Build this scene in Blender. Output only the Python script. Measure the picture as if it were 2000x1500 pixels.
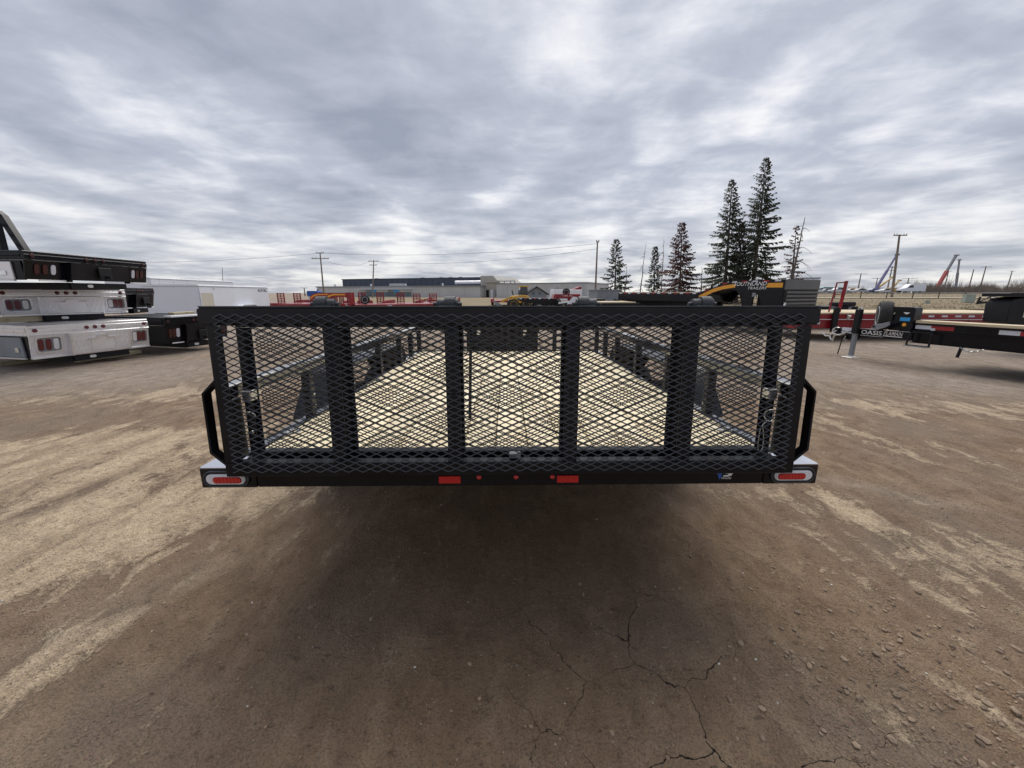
import bpy, bmesh, math, random
import numpy as np
from mathutils import Vector, Matrix

# ------------------------------------------------------------------ clear
for o in list(bpy.data.objects):
    bpy.data.objects.remove(o)
scene = bpy.context.scene
COL = scene.collection
R = math.radians
random.seed(7)

# ------------------------------------------------------------------ camera
F = 751.0                       # focal length in photo pixels (2000 wide)
H = 1.30                        # eye height
PITCH = math.atan(178.0 / F)
CP, SP = math.cos(PITCH), math.sin(PITCH)
cd = bpy.data.cameras.new('camera')
cd.sensor_width = 36.0
cd.lens = 36.0 * F / 2000.0
cd.clip_start = 0.05
cd.clip_end = 6000
cam = bpy.data.objects.new('camera', cd)
cam.location = (0, 0, H)
cam.rotation_euler = (math.pi / 2 - PITCH, 0, 0)
COL.objects.link(cam)
scene.camera = cam

# ------------------------------------------------------------------ world: overcast sky
SUN_EL, SUN_AZ = R(60), R(10)   # azimuth measured from +Y towards +X
w = bpy.data.worlds.new('World')
scene.world = w
w.use_nodes = True
nt = w.node_tree
nt.nodes.clear()


def nd(tree, typ, **kw):
    n = tree.nodes.new(typ)
    for k, v in kw.items():
        if k.startswith('i_'):
            n.inputs[k[2:].replace('_', ' ')].default_value = v
        else:
            setattr(n, k, v)
    return n


def mth(tree, op, a, b=None, c=None, clamp=False):
    n = tree.nodes.new('ShaderNodeMath')
    n.operation = op
    n.use_clamp = clamp
    for i, v in enumerate((a, b, c)):
        if v is None:
            continue
        if isinstance(v, (int, float)):
            n.inputs[i].default_value = v
        else:
            tree.links.new(v, n.inputs[i])
    return n.outputs[0]


def ramp(tree, fac, stops, interp='LINEAR'):
    n = tree.nodes.new('ShaderNodeValToRGB')
    n.color_ramp.interpolation = interp
    e = n.color_ramp.elements
    while len(e) > 1:
        e.remove(e[-1])
    e[0].position = stops[0][0]
    c = stops[0][1]
    e[0].color = (*c, 1) if isinstance(c, tuple) else (c, c, c, 1)
    for p, c in stops[1:]:
        x = e.new(p)
        x.color = (*c, 1) if isinstance(c, tuple) else (c, c, c, 1)
    if fac is not None:
        tree.links.new(fac, n.inputs[0])
    return n.outputs[0]


def mixc(tree, fac, a, b, blend='MIX'):
    n = tree.nodes.new('ShaderNodeMix')
    n.data_type = 'RGBA'
    n.blend_type = blend
    for sock, v in ((n.inputs[0], fac), (n.inputs[6], a), (n.inputs[7], b)):
        if isinstance(v, (int, float)):
            sock.default_value = v
        elif isinstance(v, tuple):
            sock.default_value = (*v, 1)
        else:
            tree.links.new(v, sock)
    return n.outputs[2]


def noise(tree, vec, scale, detail=4, rough=.55, dist=0.0, dims='3D'):
    n = tree.nodes.new('ShaderNodeTexNoise')
    n.noise_dimensions = dims
    n.inputs['Scale'].default_value = scale
    n.inputs['Detail'].default_value = detail
    n.inputs['Roughness'].default_value = rough
    n.inputs['Distortion'].default_value = dist
    if vec is not None:
        tree.links.new(vec, n.inputs['Vector'])
    return n.outputs[0]


def mapping(tree, vec, loc=(0, 0, 0), rot=(0, 0, 0), scale=(1, 1, 1)):
    n = tree.nodes.new('ShaderNodeMapping')
    n.inputs['Location'].default_value = loc
    n.inputs['Rotation'].default_value = rot
    n.inputs['Scale'].default_value = scale
    tree.links.new(vec, n.inputs['Vector'])
    return n.outputs[0]


tc = nt.nodes.new('ShaderNodeTexCoord')
sx = nt.nodes.new('ShaderNodeSeparateXYZ')
nt.links.new(tc.outputs['Generated'], sx.inputs[0])
zc = mth(nt, 'MAXIMUM', sx.outputs['Z'], 0.0)
den = mth(nt, 'ADD', zc, 0.10)
cx = nt.nodes.new('ShaderNodeCombineXYZ')
nt.links.new(mth(nt, 'DIVIDE', sx.outputs['X'], den), cx.inputs[0])
nt.links.new(mth(nt, 'DIVIDE', sx.outputs['Y'], den), cx.inputs[1])
pv = mapping(nt, cx.outputs[0], loc=(-2.21, 11.07, .52), rot=(0, 0, R(-22)), scale=(1.0, .80, 1))
n1 = noise(nt, pv, 0.85, 2.0, .45, .35)
n2 = noise(nt, pv, 2.2, 7, .54, .25)
n3 = noise(nt, mapping(nt, cx.outputs[0], loc=(-15.14, 17.47, -4.44), rot=(0, 0, R(18)), scale=(.8, 1.35, 1)), 3.4, 8, .58, .35)
clo = mth(nt, 'ADD', mth(nt, 'MULTIPLY', n1, .50), mth(nt, 'ADD', mth(nt, 'MULTIPLY', n2, .32), mth(nt, 'MULTIPLY', n3, .18)))
cloud = ramp(nt, clo, [(.385, (.335, .370, .450)), (.45, (.425, .456, .545)), (.515, (.53, .558, .650)), (.565, (.70, .724, .80)), (.625, (.96, .96, .98))])
# paler, slightly warm band low over the horizon, where the deck of cloud is seen edge-on
low = ramp(nt, zc, [(0.0, 1.0), (.035, .62), (.10, .34), (.24, 0.0)])
brk = ramp(nt, clo, [(.44, .25), (.57, 1.0)])
lowf = mth(nt, 'MULTIPLY', low, mth(nt, 'MULTIPLY', brk, .9), clamp=True)
cloud2 = mixc(nt, lowf, cloud, (.97, .955, .90))
skyt = nt.nodes.new('ShaderNodeTexSky')
skyt.sky_type = 'NISHITA'
skyt.sun_disc = False
skyt.sun_elevation = SUN_EL
skyt.sun_rotation = SUN_AZ
sks = nt.nodes.new('ShaderNodeVectorMath')
sks.operation = 'SCALE'
sks.inputs[3].default_value = 0.10
nt.links.new(skyt.outputs[0], sks.inputs[0])
fin = mixc(nt, 0.93, sks.outputs[0], cloud2)
bg = nt.nodes.new('ShaderNodeBackground')
bg.inputs[1].default_value = 0.52
nt.links.new(fin, bg.inputs[0])
wo = nt.nodes.new('ShaderNodeOutputWorld')
nt.links.new(bg.outputs[0], wo.inputs[0])

# ------------------------------------------------------------------ sun behind cloud
sl = bpy.data.lights.new('sun', 'SUN')
sl.energy = 1.5
sl.angle = R(60)
sl.color = (1, .95, .88)
so = bpy.data.objects.new('sun', sl)
sd = Vector((math.sin(SUN_AZ) * math.cos(SUN_EL), math.cos(SUN_AZ) * math.cos(SUN_EL), math.sin(SUN_EL)))
so.rotation_euler = sd.to_track_quat('Z', 'Y').to_euler()
so.location = (0, 0, 30)
COL.objects.link(so)

scene.render.engine = 'CYCLES'
scene.cycles.max_bounces = 6
scene.cycles.diffuse_bounces = 3
scene.cycles.glossy_bounces = 3
scene.cycles.transmission_bounces = 2
scene.view_settings.view_transform = 'Standard'
scene.view_settings.look = 'None'
scene.view_settings.exposure = 0.95
scene.view_settings.gamma = 1.0
scene.view_settings.use_curve_mapping = False
scene.render.resolution_x, scene.render.resolution_y = 1024, 768


# ------------------------------------------------------------------ helpers
def at(px, py, Y):
    u, v = (px - 1000) / F, (py - 750) / F
    t = Y / (CP - v * SP)
    return Vector((u * t, Y, H + (-SP - v * CP) * t))


def gp(px, py, z=0.0):
    u, v = (px - 1000) / F, (py - 750) / F
    t = (z - H) / (-SP - v * CP)
    return Vector((u * t, (CP - v * SP) * t, z))


def M(name, color, rough=.6, metal=0.0, var=.12, vscale=4.0, bump=.0, bscale=60.0, spec=.5, dirt=None, dirt_amt=.0, coat=0.0):
    m = bpy.data.materials.new(name)
    m.use_nodes = True
    t = m.node_tree
    b = t.nodes['Principled BSDF']
    tcn = t.nodes.new('ShaderNodeTexCoord')
    v = tcn.outputs['Object']
    n = noise(t, v, vscale, 5, .6)
    lo = tuple(max(0, c * (1 - var)) for c in color)
    hi = tuple(min(1, c * (1 + var)) for c in color)
    c = ramp(t, n, [(.3, lo), (.7, hi)])
    if dirt:
        nd_ = noise(t, v, vscale * .7, 7, .65)
        c = mixc(t, mth(t, 'MULTIPLY', ramp(t, nd_, [(.45, 0.0), (.7, 1.0)]), dirt_amt), c, dirt)
    t.links.new(c, b.inputs['Base Color'])
    rr = mth(t, 'ADD', mth(t, 'MULTIPLY', n, .25), rough - .125, clamp=True)
    t.links.new(rr, b.inputs['Roughness'])
    b.inputs['Metallic'].default_value = metal
    b.inputs['Specular IOR Level'].default_value = spec
    b.inputs['Coat Weight'].default_value = coat
    if bump > 0:
        bp = t.nodes.new('ShaderNodeBump')
        bp.inputs['Strength'].default_value = bump
        bp.inputs['Distance'].default_value = .01
        t.links.new(noise(t, v, bscale, 5, .6), bp.inputs['Height'])
        t.links.new(bp.outputs[0], b.inputs['Normal'])
    return m


MAT = {}
MAT['powder'] = M('black_powder_coat', (.0036, .0040, .0064), .33, var=.3, vscale=9, bump=.07, bscale=220, dirt=(.05, .047, .043), dirt_amt=.14, spec=.27)
MAT['powder_mesh'] = M('black_mesh_coat', (.030, .031, .035), .38, var=.25, vscale=20, bump=.1, bscale=200)
MAT['gloss_black'] = M('gloss_black_paint', (.0042, .0048, .0078), .24, var=.3, vscale=5, dirt=(.05, .05, .055), dirt_amt=.06, spec=.28)
MAT['dull_black'] = M('dull_black_steel', (.008, .008, .0105), .55, var=.3, vscale=6, dirt=(.05, .045, .04), dirt_amt=.16, spec=.3)
MAT['rubber'] = M('tyre_rubber', (.02, .02, .021), .8, var=.3, vscale=14, bump=.2, bscale=90, dirt=(.10, .085, .07), dirt_amt=.4)
MAT['alu'] = M('aluminium_sheet', (.86, .86, .88), .36, metal=.4, var=.05, vscale=3, dirt=(.5, .47, .43), dirt_amt=.12)
MAT['alu_bright'] = M('aluminium_extrusion', (.82, .82, .84), .30, metal=.7, var=.06, vscale=5)
MAT['zinc'] = M('zinc_plated_steel', (.62, .62, .60), .32, metal=.9, var=.2, vscale=30)
MAT['chrome'] = M('chrome_bezel', (.75, .76, .79), .18, metal=1.0, var=.05, vscale=10)
MAT['lamp_clear'] = M('clear_lamp_lens', (.72, .72, .74), .16, var=.1, vscale=90, coat=.6)
MAT['lamp_red'] = M('red_lamp_lens', (.52, .022, .02), .14, var=.12, vscale=120, coat=.6)
MAT['lamp_dark'] = M('dark_red_lamp_lens', (.11, .008, .014), .18, var=.2, vscale=60, coat=.5)
MAT['lamp_dim'] = M('dull_red_lamp_lens', (.055, .012, .012), .35, var=.3, vscale=60)
MAT['lamp_amber'] = M('amber_lamp_lens', (.62, .19, .015), .2, var=.1, coat=.4)
MAT['reflector'] = M('red_reflector', (.50, .012, .012), .25, var=.12, vscale=160, coat=.3)
MAT['white'] = M('white_paint', (.74, .77, .83), .35, var=.03, vscale=1.2, dirt=(.5, .48, .45), dirt_amt=.06)
MAT['white_decal'] = M('white_vinyl', (.8, .8, .8), .4, var=.04)
MAT['blue_decal'] = M('blue_vinyl', (.02, .10, .42), .4, var=.05)
MAT['cyan_decal'] = M('sky_blue_vinyl', (.03, .34, .72), .4, var=.05)
MAT['orange_decal'] = M('amber_yellow_vinyl', (.80, .36, .03), .4, var=.05)
MAT['red'] = M('red_trailer_paint', (.25, .010, .018), .32, var=.18, vscale=2.2, dirt=(.16, .10, .08), dirt_amt=.2)
MAT['red_tape'] = M('red_tape', (.34, .015, .02), .4, var=.1)
MAT['tape_white'] = M('white_tape', (.62, .64, .70), .4, var=.08)
MAT['window'] = M('dark_glass', (.02, .024, .03), .08, var=.1, coat=.4)
MAT['kraft'] = M('beige_door_panel', (.55, .52, .44), .5, var=.06)
MAT['pole_wood'] = M('weathered_pole_timber', (.20, .165, .135), .85, var=.25, vscale=3, bump=.3, bscale=30)
MAT['steel_grey'] = M('grey_steel', (.22, .235, .26), .5, var=.15, vscale=3)
MAT['rack_grey'] = M('dark_grey_steel', (.075, .08, .09), .45, var=.2, vscale=3)
MAT['rail_gloss'] = M('wet_look_black_rail', (.006, .0065, .009), .16, var=.3, vscale=6, coat=.8)
MAT['grey_cast'] = M('grey_cast_hinge', (.045, .048, .055), .5, var=.3, vscale=30, bump=.4, bscale=150)
MAT['wall_grey'] = M('light_grey_cladding', (.50, .50, .50), .65, var=.06, vscale=.4)
MAT['wall_blue'] = M('dark_blue_cladding', (.052, .068, .10), .5, var=.1, vscale=.3)
MAT['wall_tan'] = M('tan_cladding', (.42, .405, .365), .7, var=.1, vscale=.4)
MAT['glass_teal'] = M('shopfront_glass', (.09, .14, .17), .2, var=.35, vscale=.5)
MAT['teal'] = M('teal_roof', (.17, .33, .32), .6, var=.1, vscale=.2)
MAT['sand'] = M('orange_sand', (.42, .27, .14), .95, var=.15, vscale=.4)
MAT['crane_red'] = M('crane_red', (.42, .09, .09), .5)
MAT['crane_blue'] = M('boom_violet', (.17, .16, .30), .5)
MAT['crane_yellow'] = M('boom_yellow', (.55, .38, .14), .5)
MAT['loader'] = M('loader_yellow', (.62, .36, .04), .45, var=.12)
MAT['blue_tank'] = M('blue_tank', (.02, .10, .36), .4)
MAT['green_box'] = M('pale_green_cabinet', (.32, .37, .33), .6)
MAT['stone'] = M('pebble_stone', (.255, .19, .135), .9, var=.4, vscale=14, bump=.3)
MAT['stone_pale'] = M('pale_pebble', (.55, .52, .47), .8, var=.25, vscale=20)
MAT['bark'] = M('spruce_bark', (.10, .085, .075), .9, var=.3, vscale=4)
MAT['dead_wood'] = M('dead_grey_wood', (.15, .125, .11), .9, var=.25, vscale=4)
MAT['needles'] = M('spruce_needles', (.056, .068, .040), .8, var=.55, vscale=.9)
MAT['needles_red'] = M('dying_spruce_needles', (.10, .045, .038), .85, var=.5, vscale=.9)
MAT['needles_mix'] = M('fading_spruce_needles', (.085, .062, .050), .85, var=.5, vscale=.7)
MAT['brush'] = M('bare_brush_twigs', (.20, .165, .135), .9, var=.3, vscale=.3)
MAT['asphalt'] = M('road_asphalt', (.16, .15, .14), .9, var=.15, vscale=.5)
MAT['pale_gravel'] = M('pale_gravel', (.46, .41, .33), .95, var=.2, vscale=.6)


def mat_wood(name, c0, c1, along='Y', tone=1.0):
    m = bpy.data.materials.new(name)
    m.use_nodes = True
    t = m.node_tree
    b = t.nodes['Principled BSDF']
    g = t.nodes.new('ShaderNodeTexCoord')
    oi = t.nodes.new('ShaderNodeObjectInfo')
    sc = {'Y': (26, 1.1, 26), 'X': (1.1, 26, 26)}[along]
    v = mapping(t, g.outputs['Object'], scale=sc)
    ad = t.nodes.new('ShaderNodeVectorMath')
    ad.operation = 'ADD'
    t.links.new(v, ad.inputs[0])
    sc2 = t.nodes.new('ShaderNodeVectorMath')
    sc2.operation = 'SCALE'
    sc2.inputs[0].default_value = (31, 17, 9)
    t.links.new(oi.outputs['Random'], sc2.inputs[3])
    t.links.new(sc2.outputs[0], ad.inputs[1])
    n = noise(t, ad.outputs[0], 1.0, 5, .6, .6)
    c = ramp(t, n, [(.32, c0), (.5, tuple((a + b_) / 2 for a, b_ in zip(c0, c1))), (.68, c1)])
    hv = ramp(t, oi.outputs['Random'], [(0, .86), (1, 1.1)])
    c = mixc(t, 1.0, c, hv, 'MULTIPLY')
    kn = noise(t, g.outputs['Object'], 4.5, 3, .5)
    c = mixc(t, ramp(t, kn, [(.68, 0.0), (.76, .55)]), c, (.32, .19, .09))
    t.links.new(c, b.inputs['Base Color'])
    b.inputs['Roughness'].default_value = .75
    return m


MAT['deck_wood'] = mat_wood('pale_pine_board', (.68, .57, .37), (.84, .75, .54))
MAT['old_wood'] = mat_wood('pale_timber_block', (.50, .42, .27), (.66, .57, .40), 'X')


def mat_tread_plate():
    m = bpy.data.materials.new('aluminium_tread_plate')
    m.use_nodes = True
    t = m.node_tree
    b = t.nodes['Principled BSDF']
    g = t.nodes.new('ShaderNodeTexCoord')
    hs = []
    for rot, off in ((45, 0), (-45, .5)):
        v = mapping(t, g.outputs['Object'], loc=(off * .03, 0, off * .03), rot=(0, R(rot), 0), scale=(22, 1, 8))
        vo = t.nodes.new('ShaderNodeTexVoronoi')
        vo.inputs['Randomness'].default_value = 0.0
        vo.inputs['Scale'].default_value = 1.0
        t.links.new(v, vo.inputs['Vector'])
        hs.append(ramp(t, vo.outputs['Distance'], [(.16, 1.0), (.30, 0.0)]))
    h = mth(t, 'MAXIMUM', hs[0], hs[1])
    n = noise(t, g.outputs['Object'], 5, 4, .6)
    base = ramp(t, n, [(.3, (.74, .74, .77)), (.7, (.86, .86, .89))])
    t.links.new(base, b.inputs['Base Color'])
    b.inputs['Metallic'].default_value = .4
    b.inputs['Roughness'].default_value = .34
    bp = t.nodes.new('ShaderNodeBump')
    bp.inputs['Strength'].default_value = .55
    bp.inputs['Distance'].default_value = .006
    t.links.new(h, bp.inputs['Height'])
    t.links.new(bp.outputs[0], b.inputs['Normal'])
    return m


MAT['tread'] = mat_tread_plate()


class MB:
    def __init__(s):
        s.v = []
        s.f = []

    def add(s, vs, fs):
        o = len(s.v)
        s.v += [tuple(v) for v in vs]
        s.f += [tuple(i + o for i in f) for f in fs]
        return s

    def box(s, lo, hi):
        (a, b, c), (d, e, f) = lo, hi
        return s.add([(a, b, c), (d, b, c), (d, e, c), (a, e, c), (a, b, f), (d, b, f), (d, e, f), (a, e, f)],
                     [(0, 3, 2, 1), (4, 5, 6, 7), (0, 1, 5, 4), (1, 2, 6, 5), (2, 3, 7, 6), (3, 0, 4, 7)])

    def bar(s, p0, p1, w_, h_, up=(0, 0, 1)):
        p0, p1 = Vector(p0), Vector(p1)
        d = (p1 - p0).normalized()
        u = Vector(up)
        if abs(d.dot(u)) > .99:
            u = Vector((0, 1, 0))
        a = d.cross(u).normalized()
        u = a.cross(d)
        a *= w_ / 2
        u *= h_ / 2
        vs = [p + i * a + j * u for p in (p0, p1) for i, j in ((-1, -1), (1, -1), (1, 1), (-1, 1))]
        return s.add(vs, [(0, 1, 2, 3), (7, 6, 5, 4), (0, 4, 5, 1), (1, 5, 6, 2), (2, 6, 7, 3), (3, 7, 4, 0)])

    def tube(s, pts, r, n=8, cap=True):
        pts = [Vector(p) for p in pts]
        rs = [float(q) for q in r] if isinstance(r, (list, tuple)) else [float(r)] * len(pts)
        vs, fs = [], []
        ref = None
        for i, p in enumerate(pts):
            d = (pts[min(i + 1, len(pts) - 1)] - pts[max(i - 1, 0)]).normalized()
            if ref is None:
                ref = Vector((0, 0, 1)) if abs(d.z) < .9 else Vector((1, 0, 0))
            a = d.cross(ref).normalized()
            b = a.cross(d).normalized()
            ref = b
            for k in range(n):
                t = 2 * math.pi * k / n
                vs.append(p + rs[i] * (math.cos(t) * a + math.sin(t) * b))
        for i in range(len(pts) - 1):
            for k in range(n):
                fs.append((i * n + k, i * n + (k + 1) % n, (i + 1) * n + (k + 1) % n, (i + 1) * n + k))
        if cap:
            fs.append(tuple(range(n - 1, -1, -1)))
            fs.append(tuple((len(pts) - 1) * n + k for k in range(n)))
        return s.add(vs, fs)

    def prism(s, poly, fn, t0, t1):
        """poly of 2D points; fn(a, b, t) -> 3D; extruded from t0 to t1"""
        n = len(poly)
        vs = [fn(a, b, t0) for a, b in poly] + [fn(a, b, t1) for a, b in poly]
        fs = [tuple(range(n)), tuple(range(2 * n - 1, n - 1, -1))]
        fs += [(i, n + i, n + (i + 1) % n, (i + 1) % n) for i in range(n)]
        return s.add(vs, fs)

    def ring(s, outer, inner, fn, t0, t1):
        n = len(outer)
        vs = [fn(a, b, t) for t in (t0, t1) for a, b in outer] + [fn(a, b, t) for t in (t0, t1) for a, b in inner]
        fs = []
        for i in range(n):
            j = (i + 1) % n
            fs += [(i, j, n + j, n + i), (2 * n + j, 2 * n + i, 3 * n + i, 3 * n + j),
                   (n + i, n + j, 3 * n + j, 3 * n + i), (j, i, 2 * n + i, 2 * n + j)]
        return s.add(vs, fs)

    def lathe(s, prof, c, axis, n=20):
        """prof: list of (radius, distance along axis)"""
        c = Vector(c)
        ax = Vector(axis).normalized()
        a = ax.cross(Vector((0, 0, 1)) if abs(ax.z) < .9 else Vector((1, 0, 0))).normalized()
        b = ax.cross(a)
        vs, fs = [], []
        for r, h in prof:
            for k in range(n):
                t = 2 * math.pi * k / n
                vs.append(c + ax * h + r * (math.cos(t) * a + math.sin(t) * b))
        for i in range(len(prof) - 1):
            for k in range(n):
                fs.append((i * n + k, i * n + (k + 1) % n, (i + 1) * n + (k + 1) % n, (i + 1) * n + k))
        fs.append(tuple(range(n - 1, -1, -1)))
        fs.append(tuple((len(prof) - 1) * n + k for k in range(n)))
        return s.add(vs, fs)

    def build(s, name, mat, parent=None, smooth=True, bevel=0.0, seg=1):
        me = bpy.data.meshes.new(name)
        me.from_pydata(s.v, [], s.f)
        bm = bmesh.new()
        bm.from_mesh(me)
        bmesh.ops.recalc_face_normals(bm, faces=bm.faces)
        if bevel > 0:
            ed = [e for e in bm.edges if len(e.link_faces) == 2 and e.calc_face_angle(0) > .5]
            bmesh.ops.bevel(bm, geom=ed, offset=bevel, segments=seg, affect='EDGES', clamp_overlap=True)
        bm.to_mesh(me)
        bm.free()
        if smooth:
            me.polygons.foreach_set('use_smooth', [True] * len(me.polygons))
            me.set_sharp_from_angle(angle=R(32))
        me.materials.append(MAT[mat] if isinstance(mat, str) else mat)
        o = bpy.data.objects.new(name, me)
        COL.objects.link(o)
        if parent is not None:
            o.parent = parent
        return o


def tag(o, label, cat, group=None):
    o['label'] = label
    o['category'] = cat
    if group:
        o['group'] = group
    return o


def thing(name, label, cat, loc=(0, 0, 0), rz=0.0, group=None, rx=0.0):
    o = bpy.data.objects.new(name, None)
    o.empty_display_size = .2
    o.location = loc
    o.rotation_euler = (rx, 0, rz)
    COL.objects.link(o)
    return tag(o, label, cat, group)


def dup(root, loc, rz, label=None):
    r = root.copy()
    COL.objects.link(r)
    r.location = loc
    r.rotation_euler = (0, 0, rz)
    if label:
        r['label'] = label
    for ch in list(root.children):
        c = ch.copy()
        COL.objects.link(c)
        c.parent = r
        for g in list(ch.children):
            d = g.copy()
            COL.objects.link(d)
            d.parent = c
    return r


def lettering(text, width, height, mat, parent, origin, xdir, updir, shear=0.0, name='lettering', bold=0.0):
    cu = bpy.data.curves.new('t', 'FONT')
    cu.body = text
    cu.size = 1
    cu.shear = shear
    cu.extrude = .0
    cu.offset = bold
    cu.resolution_u = 2
    ob = bpy.data.objects.new('t', cu)
    COL.objects.link(ob)
    dg = bpy.context.evaluated_depsgraph_get()
    dg.update()
    me = bpy.data.meshes.new_from_object(ob.evaluated_get(dg))
    bpy.data.objects.remove(ob)
    n = len(me.vertices)
    co = np.zeros(n * 3)
    me.vertices.foreach_get('co', co)
    co = co.reshape(-1, 3)
    mn, mx = co.min(0), co.max(0)
    co[:, 0] = (co[:, 0] - mn[0]) / (mx[0] - mn[0]) * width
    co[:, 1] = (co[:, 1] - mn[1]) / (mx[1] - mn[1]) * height
    X, U = Vector(xdir).normalized(), Vector(updir).normalized()
    X, U, O = np.array(X), np.array(U), np.array(Vector(origin))
    co = O + co[:, :1] * X + co[:, 1:2] * U
    me.vertices.foreach_set('co', co.ravel())
    me.update()
    me.materials.clear()
    me.materials.append(MAT[mat])
    me.name = name
    o = bpy.data.objects.new(name, me)
    COL.objects.link(o)
    o.parent = parent
    return o


def stadium(cx_, cz_, w_, h_, n=8):
    r = h_ / 2
    a = w_ / 2 - r
    p = []
    for k in range(n + 1):
        t = -math.pi / 2 + math.pi * k / n
        p.append((cx_ + a + r * math.cos(t), cz_ + r * math.sin(t)))
    for k in range(n + 1):
        t = math.pi / 2 + math.pi * k / n
        p.append((cx_ - a + r * math.cos(t), cz_ + r * math.sin(t)))
    return p


def circle(cx_, cz_, r, n=14):
    return [(cx_ + r * math.cos(2 * math.pi * k / n), cz_ + r * math.sin(2 * math.pi * k / n)) for k in range(n)]


def rrect(x0, z0, x1, z1, r, n=4):
    p = []
    for (cx_, cz_, a0) in ((x1 - r, z0 + r, -90), (x1 - r, z1 - r, 0), (x0 + r, z1 - r, 90), (x0 + r, z0 + r, 180)):
        for k in range(n + 1):
            t = R(a0 + 90 * k / n)
            p.append((cx_ + r * math.cos(t), cz_ + r * math.sin(t)))
    return p


XZ = lambda a, b, t: (a, t, b)      # polygon in x-z, extruded along y
YZ = lambda a, b, t: (t, a, b)      # polygon in y-z, extruded along x


def wheel(parent, c, axis, r=.33, wd=.2, rim='white', name='wheel'):
    m = MB().lathe([(r * .62, -wd * .46), (r * .80, -wd * .5), (r * .93, -wd * .46), (r * .99, -wd * .36), (r, -wd * .12), (r * .985, -wd * .1), (r * .985, -wd * .05), (r, -wd * .03),
                    (r, wd * .03), (r * .985, wd * .05), (r * .985, wd * .1), (r, wd * .12), (r * .99, wd * .36), (r * .93, wd * .46), (r * .80, wd * .5), (r * .62, wd * .46)], c, axis, 28)
    ty = m.build(name, 'rubber', parent)
    k = MB()
    for sgn in (-1, 1):
        k.lathe([(r * .63, sgn * wd * .40), (r * .63, sgn * wd * .47), (r * .58, sgn * wd * .48), (r * .55, sgn * wd * .36), (r * .22, sgn * wd * .30), (r * .2, sgn * wd * .44), (r * .02, sgn * wd * .46)], c, axis, 20)
    k.build('rim', rim, ty)
    return ty


# ------------------------------------------------------------------ ground
def vnoise(x, y, seed=0):
    xi, yi = np.floor(x).astype(np.int64), np.floor(y).astype(np.int64)
    fx, fy = x - xi, y - yi
    fx, fy = fx * fx * fx * (fx * (fx * 6 - 15) + 10), fy * fy * fy * (fy * (fy * 6 - 15) + 10)

    def h(a, b):
        n = (a * 374761393 + b * 668265263 + seed * 1442695041) & 0xFFFFFFFF
        n = ((n ^ (n >> 13)) * 1274126177) & 0xFFFFFFFF
        return ((n ^ (n >> 16)) & 0xFFFF) / 65535.0
    return (h(xi, yi) * (1 - fx) + h(xi + 1, yi) * fx) * (1 - fy) + (h(xi, yi + 1) * (1 - fx) + h(xi + 1, yi + 1) * fx) * fy


def fbm(x, y, oct_=4, seed=0):
    a, s, t = 1.0, 0.0, 0.0
    for i in range(oct_):
        s = s + a * vnoise(x * 2 ** i + 13.7 * i, y * 2 ** i - 7.3 * i, seed + i)
        t += a
        a *= .5
    return s / t


def ground_height(x, y):
    d = np.hypot(x, y - 1)
    fade = np.exp(-(d / 14.0) ** 2)
    h = (fbm(x * .35, y * .35, 3, 3) - .5) * .05 * np.exp(-(d / 60) ** 2)
    c, s = math.cos(R(24)), math.sin(R(24))
    u, v_ = c * x - s * y, s * x + c * y
    h += (fbm(u * 2.6, v_ * 1.0, 3, 11) - .5) * .030 * fade
    h += (fbm(x * 7, y * 7, 3, 21) - .5) * .016 * fade
    h += (fbm(x * 26, y * 26, 2, 31) - .5) * .007 * fade
    for tx, wd in ((-1.03, .10), (1.16, .10)):
        q = x - tx - .02 * np.sin(y * 2)
        h += -.010 * np.exp(-(q / wd) ** 2) * fade + .014 * np.exp(-((np.abs(q) - wd * 1.5) / .035) ** 2) * fade * fbm(x * 12, y * 5, 2, 41) * 1.3
    q = fbm(x * 1.7, y * 1.7, 2, 77)
    h += np.clip((q - .55) * 5, 0, 1) * (np.abs(fbm(x * 17, y * 17, 2, 51) - .5)) * .02 * np.exp(-((x - 1.9) / 1.1) ** 2) * np.exp(-((y - 1.1) / 1.2) ** 2) * 2.2
    return h


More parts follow.
